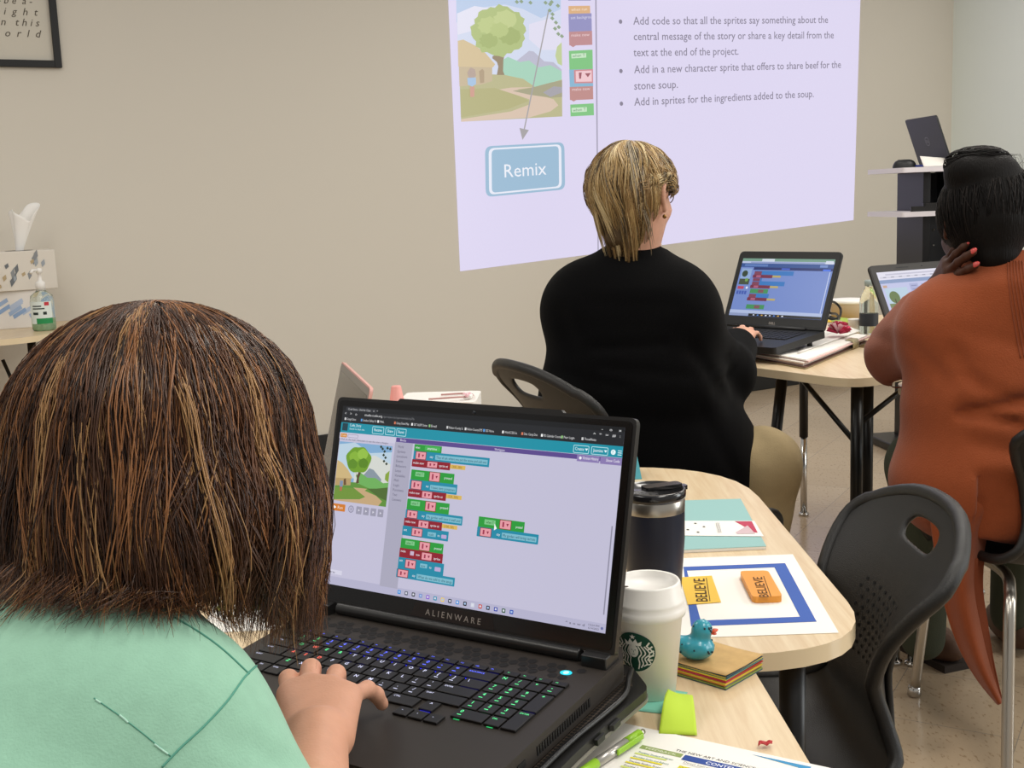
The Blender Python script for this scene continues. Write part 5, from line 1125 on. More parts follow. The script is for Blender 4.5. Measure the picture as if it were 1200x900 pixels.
strands('hair', HBM, None, sp1, hm1, g, push=(shirt_prims, .05, .012))
cap = sdf_mesh('hair_underlayer', [ell(HO+Vector((0, -.005, -.005)), (.104, .112, .100)), cone(HO+Vector((-.02, -.03, -.02)), HO+Vector((-.035, -.03, -.065)), .080, .066)], hm1[0], .008, k=.03, parent=g, cuts=[(HO+Vector((0, .045, -.01)), (0, .9, -.43))])
# ------------------------------------------------------------------ blonde person in a black cardigan
sk2 = skinmat('skin_fair', 'd8a58c')
p2 = thing('person', 'blonde person with glasses in a black cardigan seated at the far laptop', 'person', (.30, 2.80, 0))
YB = 3.0; q2 = lambda px, py, dy=0: P(px, py, YB+dy)
H2 = q2(745, 232, .0); HM2 = frame(H2, (.60, .80, -.06), (.03, .05, 1)); HS = 1.03
NB2 = q2(742, 300, .02); S2r, S2l = q2(788, 364, -.02), q2(688, 360, .02)
E2r, W2r = q2(848, 438, .12), P(866, 401, 3.38); E2l, W2l = Vector((.22, 3.24, .82)), Vector((.50, 3.44, .835))
hd = (W2r-E2r); HMr = frame(W2r, P(876, 379, 3.54)-W2r, Vector((-.1, -.1, 1)))
h2r, _ = hand_prims(HMr, -1, curl=((8, 30, 25), (6, 32, 25), (8, 34, 25), (12, 36, 25)), spread=(10, 3, -5, -16), sc=.98)
HMl2 = frame(W2l, Vector((.35, .20, -.02)), (0, 0, 1)); h2l, _ = hand_prims(HMl2, 1, curl=((8, 30, 25),)*4, sc=.98)
tor2 = [ell(q2(752, 545, .02), (.225, .185, .15)), ell(q2(742, 455, -.01), (.225, .165, .19)), ell(q2(740, 372, .0), (.205, .135, .16)), cone(S2l, S2r, .085, .085), cone(NB2+Vector((0, -.01, -.09)), NB2+Vector((0, .0, -.02)), .105, .06)]
neck2 = [cone(NB2+Vector((0, 0, -.06)), H2+Vector((-.0, -.02, -.05)), .062, .056)]
arm2 = [cone(S2r, E2r, .066, .050), cone(E2r, W2r, .048, .028), cone(S2l, E2l, .066, .050), cone(E2l, W2l, .048, .028)]
sdf_mesh('body', [('e', t[1], t[2]*.9, t[3]) if t[0] == 'e' else t for t in tor2]+neck2+arm2+head_prims(HM2, HS)+h2r+h2l, sk2, .0075, k=.03, parent=p2, carve=cv1)
eyes(HM2, HS, p2)
m_card = mat('black_knit', '0b0b0c', .95, spec=.06, bump=.3, bscale=600, sheen=.03)
def fold2(G):
    d = 0
    for (a, e, w_, h_) in [((690, 400), (770, 395), .012, .006), ((700, 420), (800, 430), .014, .005), ((655, 360), (690, 470), .02, .007), ((800, 400), (850, 470), .02, .008), ((810, 470), (850, 545), .02, .006), ((650, 430), (720, 440), .015, .006), ((700, 470), (800, 480), .02, .006), ((690, 350), (780, 352), .02, .003), ((830, 450), (880, 425), .012, .006), ((820, 430), (872, 412), .01, .005)]:
        a = np.array(q2(*a)); e = np.array(q2(*e)); pa = G-a; ba = e-a; pa = pa*np.array([1, .0, 1]); ba = ba*np.array([1, 0, 1]); h = np.clip(pa@ba/(ba@ba), 0, 1); r = np.linalg.norm(pa-h[..., None]*ba, axis=-1); d = d+h_*np.exp(-(r/w_)**2)
    return d
card = [('c', E2r, W2r.lerp(E2r, .22), .062, .05), cone(S2r, E2r, .074, .058), cone(S2l, E2l, .078, .066), ('c', np.array(E2l), np.array(W2l.lerp(E2l, .2)), .062, .05)]
card[0] = cone(E2r, W2r.lerp(E2r, .22), .062, .048)
sdf_mesh('cardigan', tor2+card+[cone(q2(720, 520, .03), q2(800, 540, .02), .20, .19)], m_card, .0095, k=.06, infl=.012, fn=fold2, parent=p2, carve=cv1, cuts=[(q2(740, 562, 0), Vector((-.12, .0, -1)).normalized()), (NB2+Vector((0, .0, .018)), Vector((.12, .45, .88)))])
b = MB(); nd = (H2-NB2).normalized()
cpts = [NB2+Vector((.072*math.cos(a)-.004, .070*math.sin(a)+.005, .018+.020*math.cos(a)*.3-.010*math.sin(a))) for a in [2*math.pi*i/28 for i in range(28)]]
b.tube(cpts, .006, mat('shirt_white', 'e9e4dc', .8), 8, closed=True); b.build('shirt_collar', p2, world=True)
def ear(M, sc, m, parent, sides=(-1, 1)):
    for s_ in sides:
        T = lambda v: np.array(M @ (Vector((v[0]*s_, v[1], v[2]))*sc)); pts = spline([(.079, .004, .002), (.084, .000, .022), (.088, -.016, .031), (.091, -.028, .018), (.089, -.026, -.004), (.085, -.014, -.022), (.082, -.006, -.032)], 3)
        pr = [cone(T(a), T(b), .0052*sc, .0052*sc) for a, b in zip(pts, pts[1:])]+[cone(T((.077, -.012, -.024)), T((.079, -.014, .020)), .0095*sc, .0115*sc), cone(T((.083, -.020, .012)), T((.083, -.014, -.016)), .0035*sc, .0035*sc)]
        sdf_mesh('ear', pr, m, .0018, k=.004, parent=parent)
ear(HM2, HS, sk2, p2)
m_khaki = mat('khaki', 'a4916c', .85, bump=.3, bscale=350, var=.08, vscale=30)
K2r, K2l = q2(898, 543, -.03), q2(850, 560, .40)
def fold3(G): return .004*np.sin(G[..., 0]*55+G[..., 1]*30+G[..., 2]*20)
sdf_mesh('trousers', [cone(q2(800, 560, .0), K2r, .105, .084), cone(q2(740, 560, .06), K2l, .105, .078), cone(K2r, (K2r.x-.02, K2r.y+.02, .10), .072, .05), cone(K2l, (K2l.x, K2l.y, .10), .072, .05)], m_khaki, .011, k=.04, infl=.006, fn=fold3, parent=p2, carve=cv1)
for K_ in (K2r, K2l):
    b = MB(); b.ball((K_.x+.03, K_.y+.07, .045), (.048, .12, .045), m_shoe, 16, rot=Matrix.Rotation(R(-35), 3, 'Z')); b.build('shoe', p2, world=True)
# glasses and earring
m_gl = mat('glasses_metal', '6d5e4c', .3, .8); b = MB(); TM = lambda v: HM2 @ (Vector(v)*HS)
for s_ in (-1, 1):
    b.tube([TM((.033*s_+.023*math.cos(a), .096-.010*abs(math.cos(a)), .006+.018*math.sin(a))) for a in [2*math.pi*i/24 for i in range(24)]], .0013, m_gl, 6, closed=True); b.tube([TM((.056*s_, .088, .010)), TM((.077*s_, .06, .010)), TM((.080*s_, -.005, .010)), TM((.078*s_, -.018, .0))], .0013, m_gl, 6)
b.tube([TM((-.011, .098, .008)), TM((0, .101, .010)), TM((.011, .098, .008))], .0013, m_gl, 6); gg = b.build('glasses', p2, world=True)
b = MB()
for s_ in (-1, 1): b.add([TM((.033*s_+.022*math.cos(a), .096-.010*abs(math.cos(a)), .006+.017*math.sin(a))) for a in [2*math.pi*i/20 for i in range(20)]], [tuple(range(20))], mat('lens_glass', 'ffffff', .02, trans=1, ior=1.1))
b.build('lens', gg, world=True)
b = MB(); b.ball(TM((.086, -.012, -.047)), .0052, mat('gold_bead', '8a6a3a', .25, 1), 14); b.build('earring', p2, world=True)
# layered blonde hair
RX, RY, RZ = .098, .116, .118
HB2 = frame(H2+Vector((-.012, -.012, .022)), (.55, .83, 0), (-.06, -.12, 1))
def bl_flow(rr, i):
    th0 = math.acos(1-rr.random()*.98); ph = rr.uniform(0, 2*math.pi); return th0, ph, rr.uniform(.07, .16)+(.03 if math.cos(ph+math.pi/2) > .3 else 0), (rr.normal(.10, .18), rr.uniform(0, 6.28), rr.uniform(.84, 1.08), rr.normal(0, 1))
def bl_path(rr, th0, ph, ln, prm, k, per, N):
    sw, wph, lay, flip = prm; th0 = max(.03, th0+rr.normal(0, .06)); ph += rr.normal(0, .05); ln *= 1+rr.normal(0, .10); pts = []
    face = math.cos(ph-math.pi/2); side = abs(math.cos(ph))
    arc = min(ln, (R(112 if face < -.2 else 96)-th0)*.107) if face < .75 else min(ln, max(.01, (R(58)-th0)*.107)); tail = max(0, ln-arc)*(1 if side < .75 else .75)
    if face > -.25: tail *= .12
    if side > .72 and -.6 < face < .5: arc = min(arc, max(.012, (R(80)-th0)*.107)); tail = 0
    for i in range(N):
        f = i/(N-1); s = f*(arc+tail)
        if s <= arc: th = th0+s/.107; z = math.cos(th)*RZ; r = math.sin(th)
        else:
            th = th0+arc/.107; z = math.cos(th)*RZ-(s-arc)*.95; r = math.sin(th)-(s-arc)*(4.2 if side > .55 else 2.2)
        p_ = ph+sw*f*1.3; l_ = lay*(1+.07*math.sin(f*math.pi))+.035*flip*max(0, f-.6)/.4+.012*math.sin(wph+7*f)
        pts.append((RX*r*l_*math.cos(p_), RY*r*l_*math.sin(p_), z*(.93+.07*lay)+.006*math.sin(f*math.pi)))
    return pts
hm2 = [hairmat('blonde_dark', '4d3c27', .45), hairmat('blonde_mid', '8f7148', .42), hairmat('blonde', 'b89a68', .4), hairmat('blonde_light', 'd8c396', .4), hairmat('blonde_grey', '9b8f7a', .45)]
sp2 = lock_hair(None, bl_flow, 720, 20, bl_path, [.14, .32, .30, .16, .08], 9, (.00034, .00072), 12)
strands('hair', HB2, None, sp2, hm2, p2)
rot2 = HB2.to_3x3()
sdf_mesh('hair_underlayer', [ell(HB2 @ Vector((0, -.008, .004)), (RX*.90, RY*.88, RZ*.88), rot2), cone(HB2 @ Vector((0, -.055, -.04)), HB2 @ Vector((0, -.055, -.105)), .058, .045)], hm2[0], .007, k=.03, parent=p2, cuts=[(HB2 @ Vector((0, .045, -.01)), rot2 @ Vector((0, .85, -.5)))])
# ------------------------------------------------------------------ person in a rust cardigan
sk3 = skinmat('skin_deep', '4a2b1e')
p3 = thing('person', 'person with black hair bun in a long rust cardigan resting head on hand', 'person', (1.12, 2.62, 0))
YC = 2.62; q3 = lambda px, py, dy=0: P(px, py, YC+dy)
H3 = q3(1153, 262, .02); HM3 = frame(H3, (-.06, .97, -.22), (.06, .22, .97)); rot3 = HM3.to_3x3()
NB3 = q3(1180, 303, .0); S3l, S3r = q3(1114, 386, .0), q3(1252, 342, .0)
E3l, W3l = P(1056, 414, 2.93), P(1098, 338, 2.70); E3r, W3r = P(1290, 450, 2.72), P(1250, 410, 2.98)
HMh = frame(W3l, P(1128, 294, 2.555)-W3l, Vector((-.75, -.55, .35)))
h3, tips3 = hand_prims(HMh, 1, curl=((8, 12, 8), (6, 10, 8), (8, 10, 8), (10, 12, 10)), spread=(6, 2, -6, -14), sc=.98, thumb=[(.016, .018, -.008), (.045, .040, -.016), (.060, .062, -.024), (.066, .080, -.030)])
HMr3 = frame(W3r, Vector((-.3, .2, 0)), (0, 0, 1)); h3r, _ = hand_prims(HMr3, -1, sc=.98)
tor3 = [ell(q3(1172, 560, -.04), (.23, .18, .15)), ell(q3(1178, 475, -.02), (.215, .165, .19)), ell(q3(1175, 395, .0), (.20, .14, .15)), cone(S3l, S3r, .082, .082), cone(NB3+Vector((0, -.02, -.07)), NB3, .115, .06), cone(NB3+Vector((-.01, 0, -.05)), S3l+Vector((.02, 0, .0)), .06, .07)]
arm3 = [cone(S3l, E3l, .070, .054), cone(E3l, W3l, .052, .028), cone(S3r, E3r, .07, .054), cone(E3r, W3r, .05, .028)]
sdf_mesh('body', [('e', t[1], t[2]*.9, t[3]) if t[0] == 'e' else t for t in tor3]+[cone(NB3+Vector((0, 0, -.05)), H3+Vector((0, -.0, -.05)), .062, .056)]+arm3+head_prims(HM3, 1.06)+h3r, sk3, .008, k=.03, parent=p3, carve=cv2)
sdf_mesh('hand', h3+[cone(W3l, W3l.lerp(E3l, .3), .027, .032)], sk3, .003, k=.008, parent=p3); eyes(HM3, 1.06, p3)
ear(HM3, 1.06, sk3, p3)
m_nail = mat('nail_coral', 'd2524e', .2, coat=.5)
for tp, q_, _n in tips3:
    d = Vector(tp-q_).normalized(); Mn = frame(Vector(tp)+d*.004+(HMh.to_3x3() @ Vector((0, 0, 1)))*.0045, d, HMh.to_3x3() @ Vector((0, 0, 1)))
    b = MB(); b.ball((0, 0, 0), (.0062, .0125, .0035), m_nail, 14); o = b.build('fingernail', p3); o.data.transform(mw_of(p3).inverted() @ Mn)
m_rust = mat('rust_knit', '8e4727', .88, spec=.15, bump=.35, bscale=330, sheen=.15, var=.06, vscale=50)
def fold4(G):
    d = 0
    for (a, e, w_, h_) in [((1098, 470), (1172, 449), .011, .020), ((1103, 474), (1152, 476), .008, .013), ((1100, 460), (1200, 500), .014, .006), ((1105, 430), (1180, 470), .012, .006), ((1095, 400), (1120, 450), .012, .008), ((1060, 400), (1090, 440), .012, .005), ((1110, 500), (1200, 520), .018, .007), ((1100, 380), (1180, 400), .014, .003), ((1120, 540), (1190, 560), .02, .006)]:
        a = np.array(q3(*a)); e = np.array(q3(*e)); m_ = np.array([1, 0, 1]); pa = (G-a)*m_; ba = (e-a)*m_; h = np.clip(pa@ba/(ba@ba), 0, 1); r = np.linalg.norm(pa-h[..., None]*ba, axis=-1); d = d+h_*np.exp(-(r/w_)**2)
    return d
sdf_mesh('cardigan', tor3+[cone(S3l, E3l, .084, .066), cone(E3l, E3l.lerp(W3l, .72), .062, .043), cone(S3r, E3r, .084, .07), cone(E3r, E3r.lerp(W3r, .7), .06, .045)], m_rust, .010, k=.055, infl=.012, fn=fold4, parent=p3, carve=cv2, cuts=[(q3(1170, 648, 0), (0, 0, -1)), (NB3+Vector((0, .0, .010)), Vector((-.15, .40, .90)))])
# ribbed yoke lines
# long front panel of the cardigan hanging beside the chair
PL = [(1093, 470), (1090, 530), (1088, 590), (1094, 640), (1104, 700), (1122, 755), (1145, 795), (1171, 826)]; PR_ = [(1182, 470), (1182, 540), (1178, 590), (1158, 622), (1150, 680), (1156, 730), (1164, 780), (1174, 824)]
sl_, sr_ = spline([(*p, 0) for p in PL], 6), spline([(*p, 0) for p in PR_], 6)
def panel(u, v):
    i = v*(len(sl_)-1); k = min(int(i), len(sl_)-2); a = sl_[k].lerp(sl_[k+1], i-k); c = sr_[k].lerp(sr_[k+1], i-k); p = a.lerp(c, u)
    yy = 2.44+.17*max(0, .30-v)/.30+.018*math.sin(u*7+v*2)*min(1, v*2.2)+.06*(u-.5)**2+.02*v; return P(p.x, p.y, yy)
b = MB(); b.grid(panel, 26, 44, m_rust); b.build('cardigan_panel', p3, world=True, solid=.008, sub=1)
b = MB()
for k in range(9):
    u = .80+.024*k; b.tube([panel(u, v/30)+Vector((0, -.006, 0)) for v in range(15, 30)], .0022, mat('rust_rib', '7e3d20', .9), 5)
b.build('ribbed_edge', p3, world=True)
card3 = [c for c in p3.children if c.name.startswith('cardigan') and 'panel' not in c.name][0]
for k in range(6): seam('rib', card3, [(1181+k*3.4, 306), (1182+k*3.8, 330), (1187+k*4.4, 370), (1196+k*4.6, 420)], .0016, mat('rust_rib', '7e3d20', .9), p3, 6)
b = MB(); cpts = [NB3+Vector((.074*math.cos(a), .068*math.sin(a)+.0, .012-.012*math.sin(a))) for a in [2*math.pi*i/28 for i in range(28)]]; b.tube(cpts, .008, mat('shirt_white', 'e9e4dc', .8), 8, closed=True); b.build('shirt_collar', p3, world=True)
m_olive = mat('olive_cotton', '3c4132', .85, bump=.25, bscale=350)
K3l, K3r = P(1078, 548, 2.92), P(1200, 560, 3.0); K3l = P(1080, 545, 2.84)
sdf_mesh('trousers', [cone(q3(1130, 575, .0), K3l, .10, .075), cone(q3(1210, 575, .0), K3r, .10, .075), cone(K3l, (K3l.x+.03, K3l.y+.06, .10), .07, .05), cone(K3r, (K3r.x, K3r.y+.05, .10), .07, .05)], m_olive, .012, k=.04, infl=.006, parent=p3, carve=cv2)
m_shoe3 = mat('brown_shoe', '5a4030', .6); fs3 = PZ(1092, 752, .05)
b = MB(); b.ball((fs3.x, fs3.y+.03, .05), (.05, .13, .05), m_shoe3, 18, rot=Matrix.Rotation(R(20), 3, 'Z')); b.box((fs3.x, fs3.y+.03, .010), (.085, .235, .02), mat('shoe_sole', '2a211b', .7), rot=Matrix.Rotation(R(20), 3, 'Z')); b.build('shoe', p3, world=True)
b = MB(); b.ball((K3r.x+.02, K3r.y+.1, .05), (.05, .13, .05), m_shoe3, 18); b.build('shoe', p3, world=True)
m_hairb = mat('hair_black', '0d0a09', .6, spec=.18, bump=.5, bscale=60, stretch=(6, 6, .8))
hm3 = [m_hairb, mat('hair_black_sheen', '191310', .55, spec=.25)]
bun = q3(1146, 199, .0)
sdf_mesh('hair', [ell(HM3 @ Vector((0, -.020, .022)), (.104, .114, .110), rot3), cone(HM3 @ Vector((0, -.055, -.02)), HM3 @ Vector((0, -.055, -.075)), .068, .050), ell(bun, (.072, .064, .046), Matrix.Rotation(R(-6), 3, 'Y')), ell(bun+Vector((.02, -.03, -.006)), (.05, .045, .034)), ell(bun+Vector((-.028, -.02, .0)), (.035, .045, .036))], m_hairb, .006, k=.022, parent=p3, cuts=[(HM3 @ Vector((0, .050, .0)), rot3 @ Vector((0, .9, -.42)))])
rr = np.random.default_rng(3); spx = []
for i in range(260):
    ph = rr.uniform(0, 6.283); th1 = rr.uniform(1.3, 2.0); tw = rr.normal(0, .3)
    spx.append(([(.106*math.sin(th1*(1-f)+.25)*math.cos(ph+tw*f), -.020+.116*math.sin(th1*(1-f)+.25)*math.sin(ph+tw*f), .022+.1125*math.cos(th1*(1-f)+.25)) for f in np.linspace(0, 1, 10)], rr.uniform(.0007, .0012), int(rr.random() < .4)))
spx = [s_ for s_ in spx if s_[0][0][1] < .05]
bl3 = HM3.inverted() @ bun
for i in range(220):
    a0 = rr.uniform(0, 6.283); t0 = rr.uniform(-1.1, 1.1); pts = []
    for f in np.linspace(0, 1, 10): a = a0+1.8*f; pts.append((bl3.x+  .0715*math.cos(t0)*math.cos(a), bl3.y+.0640*math.cos(t0)*math.sin(a), bl3.z+.0455*math.sin(t0+.3*math.sin(f*3))))
    spx.append((pts, rr.uniform(.0007, .0013), int(rr.random() < .4)))
for i in range(34):
    a0 = rr.uniform(-.7, 1.0); z0 = rr.uniform(-.01, .04); L_ = rr.uniform(.02, .06); spx.append(([(bl3.x+.055+L_*f*(1.2-.5*f), bl3.y-.01+a0*.03*f, bl3.z+z0+.018*f-.045*f*f*rr.uniform(.5, 2)) for f in np.linspace(0, 1, 8)], .0004, 0))
strands('hair_strands', HM3, None, spx, hm3, p3)
# ------------------------------------------------------------------ someone further back at the right edge of the picture
YF = 5.0; p4 = thing('person', 'barely visible person in a pale top behind the hair bun at the right edge', 'person', (P(1225, 300, YF).x, YF, 0))
H4 = P(1225, 212, YF); HM4 = frame(H4, (-.85, -.5, -.1), (0, 0, 1)); NB4 = H4+Vector((.02, .02, -.16))
t4 = [ell(NB4+Vector((0, 0, -.45)), (.20, .15, .2)), ell(NB4+Vector((0, 0, -.20)), (.19, .13, .18)), cone(NB4+Vector((-.10, -.12, -.07)), NB4+Vector((.10, .12, -.07)), .07, .07), cone(NB4+Vector((0, 0, -.08)), NB4, .10, .06)]
sa_, sb_ = NB4+Vector((-.12, -.14, -.08)), NB4+Vector((.12, .14, -.08)); a4 = []
hands4 = []
for S_0, dx in ((sa_, -.04), (sb_, .06)):
    e_ = S_0+Vector((dx, -.02, -.27)); w4 = e_+Vector((-.16, -.12, -.06)); a4 += [cone(S_0, e_, .055, .045), cone(e_, w4, .042, .027)]; hp4, _ = hand_prims(frame(w4, (-.8, -.6, -.1), (0, 0, 1)), 1 if dx < 0 else -1); hands4 += hp4
sdf_mesh('body', t4+[cone(NB4+Vector((0, 0, -.05)), H4+Vector((.01, .01, -.05)), .06, .055)]+a4+head_prims(HM4, 1)+hands4, skinmat('skin_warm', 'b98466'), .009, k=.03, parent=p4); eyes(HM4, 1, p4)
sdf_mesh('shirt', t4+[cone(a4[0][1], a4[0][2], .066, .058), cone(a4[2][1], a4[2][2], .066, .058)], mat('pale_shirt', 'd9d9de', .85), .014, k=.05, infl=.012, parent=p4, cuts=[(NB4+Vector((0, 0, .012)), Vector((-.3, -.2, .93)))])
hip = NB4+Vector((0, 0, -.62)); ch4 = dup(chair0, (hip.x+.08, hip.y+.06, 0), math.atan2(.85, -.5), 'black chair under the barely visible person at the right edge', scale=1); cv4 = carver(ch4);  lg4 = []
for s_ in (-1, 1): kn = hip+Vector((-.30+.05*s_, -.22-.10*s_, -.05)); lg4 += [cone(hip+Vector((.07*s_, -.1*s_, .02)), kn, .085, .065), cone(kn, (kn.x-.02, kn.y, .08), .06, .045)]
sdf_mesh('trousers', [ell(hip, (.19, .17, .14))]+lg4, mat('dark_trousers', '23252b', .85), .016, k=.05, parent=p4, carve=cv4)
rot4 = HM4.to_3x3(); sdf_mesh('hair', [ell(HM4 @ Vector((0, -.022, .03)), (.088, .1, .1), rot4)], mat('hair_darkbrown', '2a1c14', .45), .009, parent=p4, cuts=[(HM4 @ Vector((0, .045, .0)), rot4 @ Vector((0, .9, -.42)))])

# ================================================================== THINGS ON THE FAR TABLES
table('student_table', 'maple desk behind, under the clear water bottle and the tub', [(1.37, 3.38), (1.72, 3.36), (1.70, 4.6), (.98, 4.6), (1.00, 4.02), (1.09, 3.81)], TD, [((1.40, 3.5), (1.40, 3.5)), ((1.64, 3.5), (1.64, 3.5)), ((1.10, 4.45), (1.10, 4.45)), ((1.60, 4.45), (1.60, 4.45))], radii=.05, split=.30)
def open_laptop(name, label, o, yaw, tilt, lida, W, Hh, D, bez, shell, th=.02, foot=None):
    M_ = Matrix.Translation(Vector(o)) @ Matrix.Rotation(yaw, 4, 'Z') @ Matrix.Rotation(tilt, 4, 'X'); t = thing(name, label, 'laptop', mw=M_); m3 = M_.to_3x3(); X, Y, Z = m3 @ Vector((1, 0, 0)), m3 @ Vector((0, 1, 0)), m3 @ Vector((0, 0, 1))
    b = MB(); b.prism(rounded([(-W/2, -D), (W/2, -D), (W/2, .008), (-W/2, .008)], [.018, .018, .004, .004], 4), -th, 0, shell); b.build('base', t, bevel=.003)
    b = MB(); k0 = W*.40
    for r in range(6):
        for c in range(15):
            x0 = -k0+c*2*k0/15; y0 = -.035-r*.0185
            if r == 5 and 3 < c < 9:
                if c == 4: b.box((x0+.06, y0-.008, .0012), (.115, .0155, .0024), m_key)
                continue
            b.box((x0+k0/15, y0-.008, .0012), (2*k0/15-.003, .0155, .0024), m_key)
    b.build('keyboard', t); b = MB(); b.prism(rounded([(-.055, -D+.02), (.05, -D+.02), (.05, -D+.085), (-.055, -D+.085)], .004), .0001, .0006, mat('touchpad', '242120', .35)); b.build('touchpad', t)
    U = Y*math.cos(lida)+Z*math.sin(lida); N_ = X.cross(U); O = Vector(o)
    ML_ = Matrix.Identity(4)
    for i in range(3): ML_[i][0], ML_[i][1], ML_[i][2], ML_[i][3] = X[i], U[i], N_[i], O[i]
    b = MB(); b.prism(rounded([(-W/2, .004), (W/2, .004), (W/2, Hh), (-W/2, Hh)], [.006, .006, .016, .016], 5), -.008, 0, shell, M=ML_); ld = b.build('lid', t, world=True, bevel=.002)
    b = MB(); b.prism(rounded([(-W/2+.004, .008), (W/2-.004, .008), (W/2-.004, Hh-.004), (-W/2+.004, Hh-.004)], [.004, .004, .013, .013], 5), -.0002, .0008, bez, M=ML_); b.build('bezel', ld, world=True)
    b = MB(); b.tube([O-X*W*.33+Z*.003, O+X*W*.33+Z*.003], .007, shell, 12); b.build('hinge', t, world=True)
    if foot:
        for sx in (-1, 1):
            p = M_ @ Vector((sx*W*.42, -.03, -th)); b = MB(); b.tube([p, Vector((p.x, p.y, foot))], .008, m_black, 10); b.build('foot', t, world=True)
    return t, ld, O, X, U, M_
W1 = .374
t, ld, O, X, U, M1 = open_laptop('laptop', 'open black laptop with blue coding screen on papers beside the blonde person', (.811, 3.693, .815), -.818, .079, 1.066, W1, .2545, .2545, mat('bezel_dark', '0d0d0e', .4), mat('laptop_black', '1b1c1e', .42), foot=.7715)
dw, dh, dx, dy = W1-.036, .194, -(W1-.036)/2, .036
def uisheet():
    return Sheet(O, X, U, lift=.0009, step=.00006)
def screen(ldp, s, dx, dy, dw, dh):
    def r_(u0, v0, u1, v1, c, r=0): s.rect(dx+u0*dw, dy+(1-v1)*dh, dx+u1*dw, dy+(1-v0)*dh, em(c), r)
    return r_
s = uisheet(); s.text('DELL', 0, .013, .0075, mat('logo_silver', '9a918a', .3), align='c', bold=.02); s.build('logo', ld)
s = uisheet(); rr_ = screen(ld, s, dx, dy, dw, dh); rr_(0, 0, 1, 1, '6f86c4'); dsp = s.build('display', ld)
s.k = 2
rr_(0, 0, 1, .055, '6f9683'); rr_(.22, .005, .36, .05, 'c9d4df'); rr_(0, .05, 1, .085, 'b4bfdc'); rr_(.10, .058, .9, .08, '8a98c4'); rr_(.91, .03, .99, .10, 'cfd6e6'); rr_(0, .085, 1, .155, '2f4f8e'); rr_(.04, .10, .30, .14, '5877b4'); rr_(.86, .10, .94, .14, '6f8ac4'); rr_(.15, .155, 1, .20, '1b2a66'); rr_(.46, .165, .55, .19, '3f5fc8'); rr_(.90, .17, .98, .20, '3f6fe0')
rr_(.02, .18, .135, .46, '8aa5cf'); rr_(.02, .36, .135, .46, '3f4a38'); s.disc(dx+.065*dw, dy+(1-.27)*dh, .011, em('2f4030')); s.disc(dx+.10*dw, dy+(1-.38)*dh, .006, em('6f9a4f'))
rr_(.02, .49, .09, .54, 'b0405a'); s.disc(dx+.125*dw, dy+(1-.515)*dh, .004, em('dfe4f4'))
for k in range(4): rr_(.02+.03*k, .57, .043+.03*k, .63, '3f57a8')
rr_(0, .955, 1, 1, '17181c'); rr_(0, .90, 1, .955, 'aab8da'); rr_(.0, .955, .22, 1, '8a97bd')
for k in range(8): rr_(.27+.045*k, .968, .288+.045*k, .988, ['c0c8dc', '4f7fd0', 'd0a040', 'dfe3ee'][k % 4])
rr_(.975, .22, .985, .9, 'b9c4e4'); s.build('interface', dsp)
s.k = 2
def cb(v, ws, kind):
    u = .17
    if kind == 0: rr_(u, v, u+.10, v+.045, '3d7a5c')
    if kind != 2: rr_(u, v, u+ws, v+.075, '2f72b8'); rr_(u, v+.01, u+.08, v+.07, '7a3a52')
    else: rr_(u, v, u+.2, v+.075, '3d8a55'); rr_(u+.09, v+.01, u+.15, v+.065, '7a4a56')
for v, ws, kind in [(.215, .43, 1), (.335, .10, 0), (.395, .36, 1), (.53, 0, 2), (.61, .22, 1), (.80, 0, 2)]: cb(v, ws, kind)
for v in (.285, .465, .68): rr_(.16, v, .38, v+.055, '6f2440'); rr_(.20, v+.008, .25, v+.046, 'a85a78'); rr_(.38, v+.008, .47, v+.042, 'b7a45c')
s.build('code_blocks', dsp)
t, ld, O, X, U, M3 = open_laptop('laptop', 'open dark laptop half hidden behind the arm of the person in rust', (1.315, 3.626, .767), .424, 0, 1.086, .356, .262, .235, mat('bezel_grey', '343230', .5), mat('laptop_grey', '2d2b2a', .45))
W3 = .356; dw, dh, dx, dy = W3-.044, .204, -(W3-.044)/2, .034
s = uisheet(); s.rect(-.075, .2475, -.025, .2515, m_black, .0015); s.disc(.03, .250, .0022, mat('lens', '1a2028', .1)); s.build('webcam', ld)
s = uisheet(); rr_ = screen(ld, s, dx, dy, dw, dh); rr_(0, 0, 1, 1, 'c3c6e6'); dsp = s.build('display', ld); s.k = 2
rr_(0, 0, 1, .13, 'e3e1ee'); rr_(.10, .035, .8, .06, 'c7c5d6'); rr_(0, .13, 1, .19, '8fa0c4'); rr_(.02, .08, .98, .105, 'd4d2e0')
for k in range(9): rr_(.06+.1*k, .083, .10+.1*k, .1, 'a9a8b8')
rr_(.02, .22, .07, .26, 'c9a890'); rr_(.03, .27, .31, .70, 'bcd0e0'); rr_(.03, .52, .31, .70, '7f8a62'); s.disc(dx+.12*dw, dy+(1-.42)*dh, .020, em('6f8058')); rr_(.112, .45, .125, .58, '5a5040'); rr_(.03, .58, .12, .66, '9a8a70'); rr_(.15, .62, .29, .69, 'c8b89c')
rr_(.03, .735, .15, .79, '5f6fc0'); s.disc(dx+.29*dw, dy+(1-.76)*dh, .005, em('4f5fb0')); s.disc(dx+.29*dw, dy+(1-.76)*dh, .003, em('c3c6e6'))
for k in range(4): rr_(.03+.065*k, .83, .085+.065*k, .90, 'd07f68')
rr_(.35, .22, .46, 1, 'b0b4d8'); 
for k in range(9): rr_(.37, .25+.06*k, .44, .265+.06*k, '8f93b8')
rr_(.5, .24, .9, .40, '8a9fc0'); rr_(.5, .38, .8, .60, '9a7f98')
for k in range(8): rr_(.52+.09*(k % 4), .29+.12*(k//4), .59+.09*(k % 4), .37+.12*(k//4), 'c79a9c')
rr_(0, .955, 1, 1, 'd6d4e6'); s.build('interface', dsp)
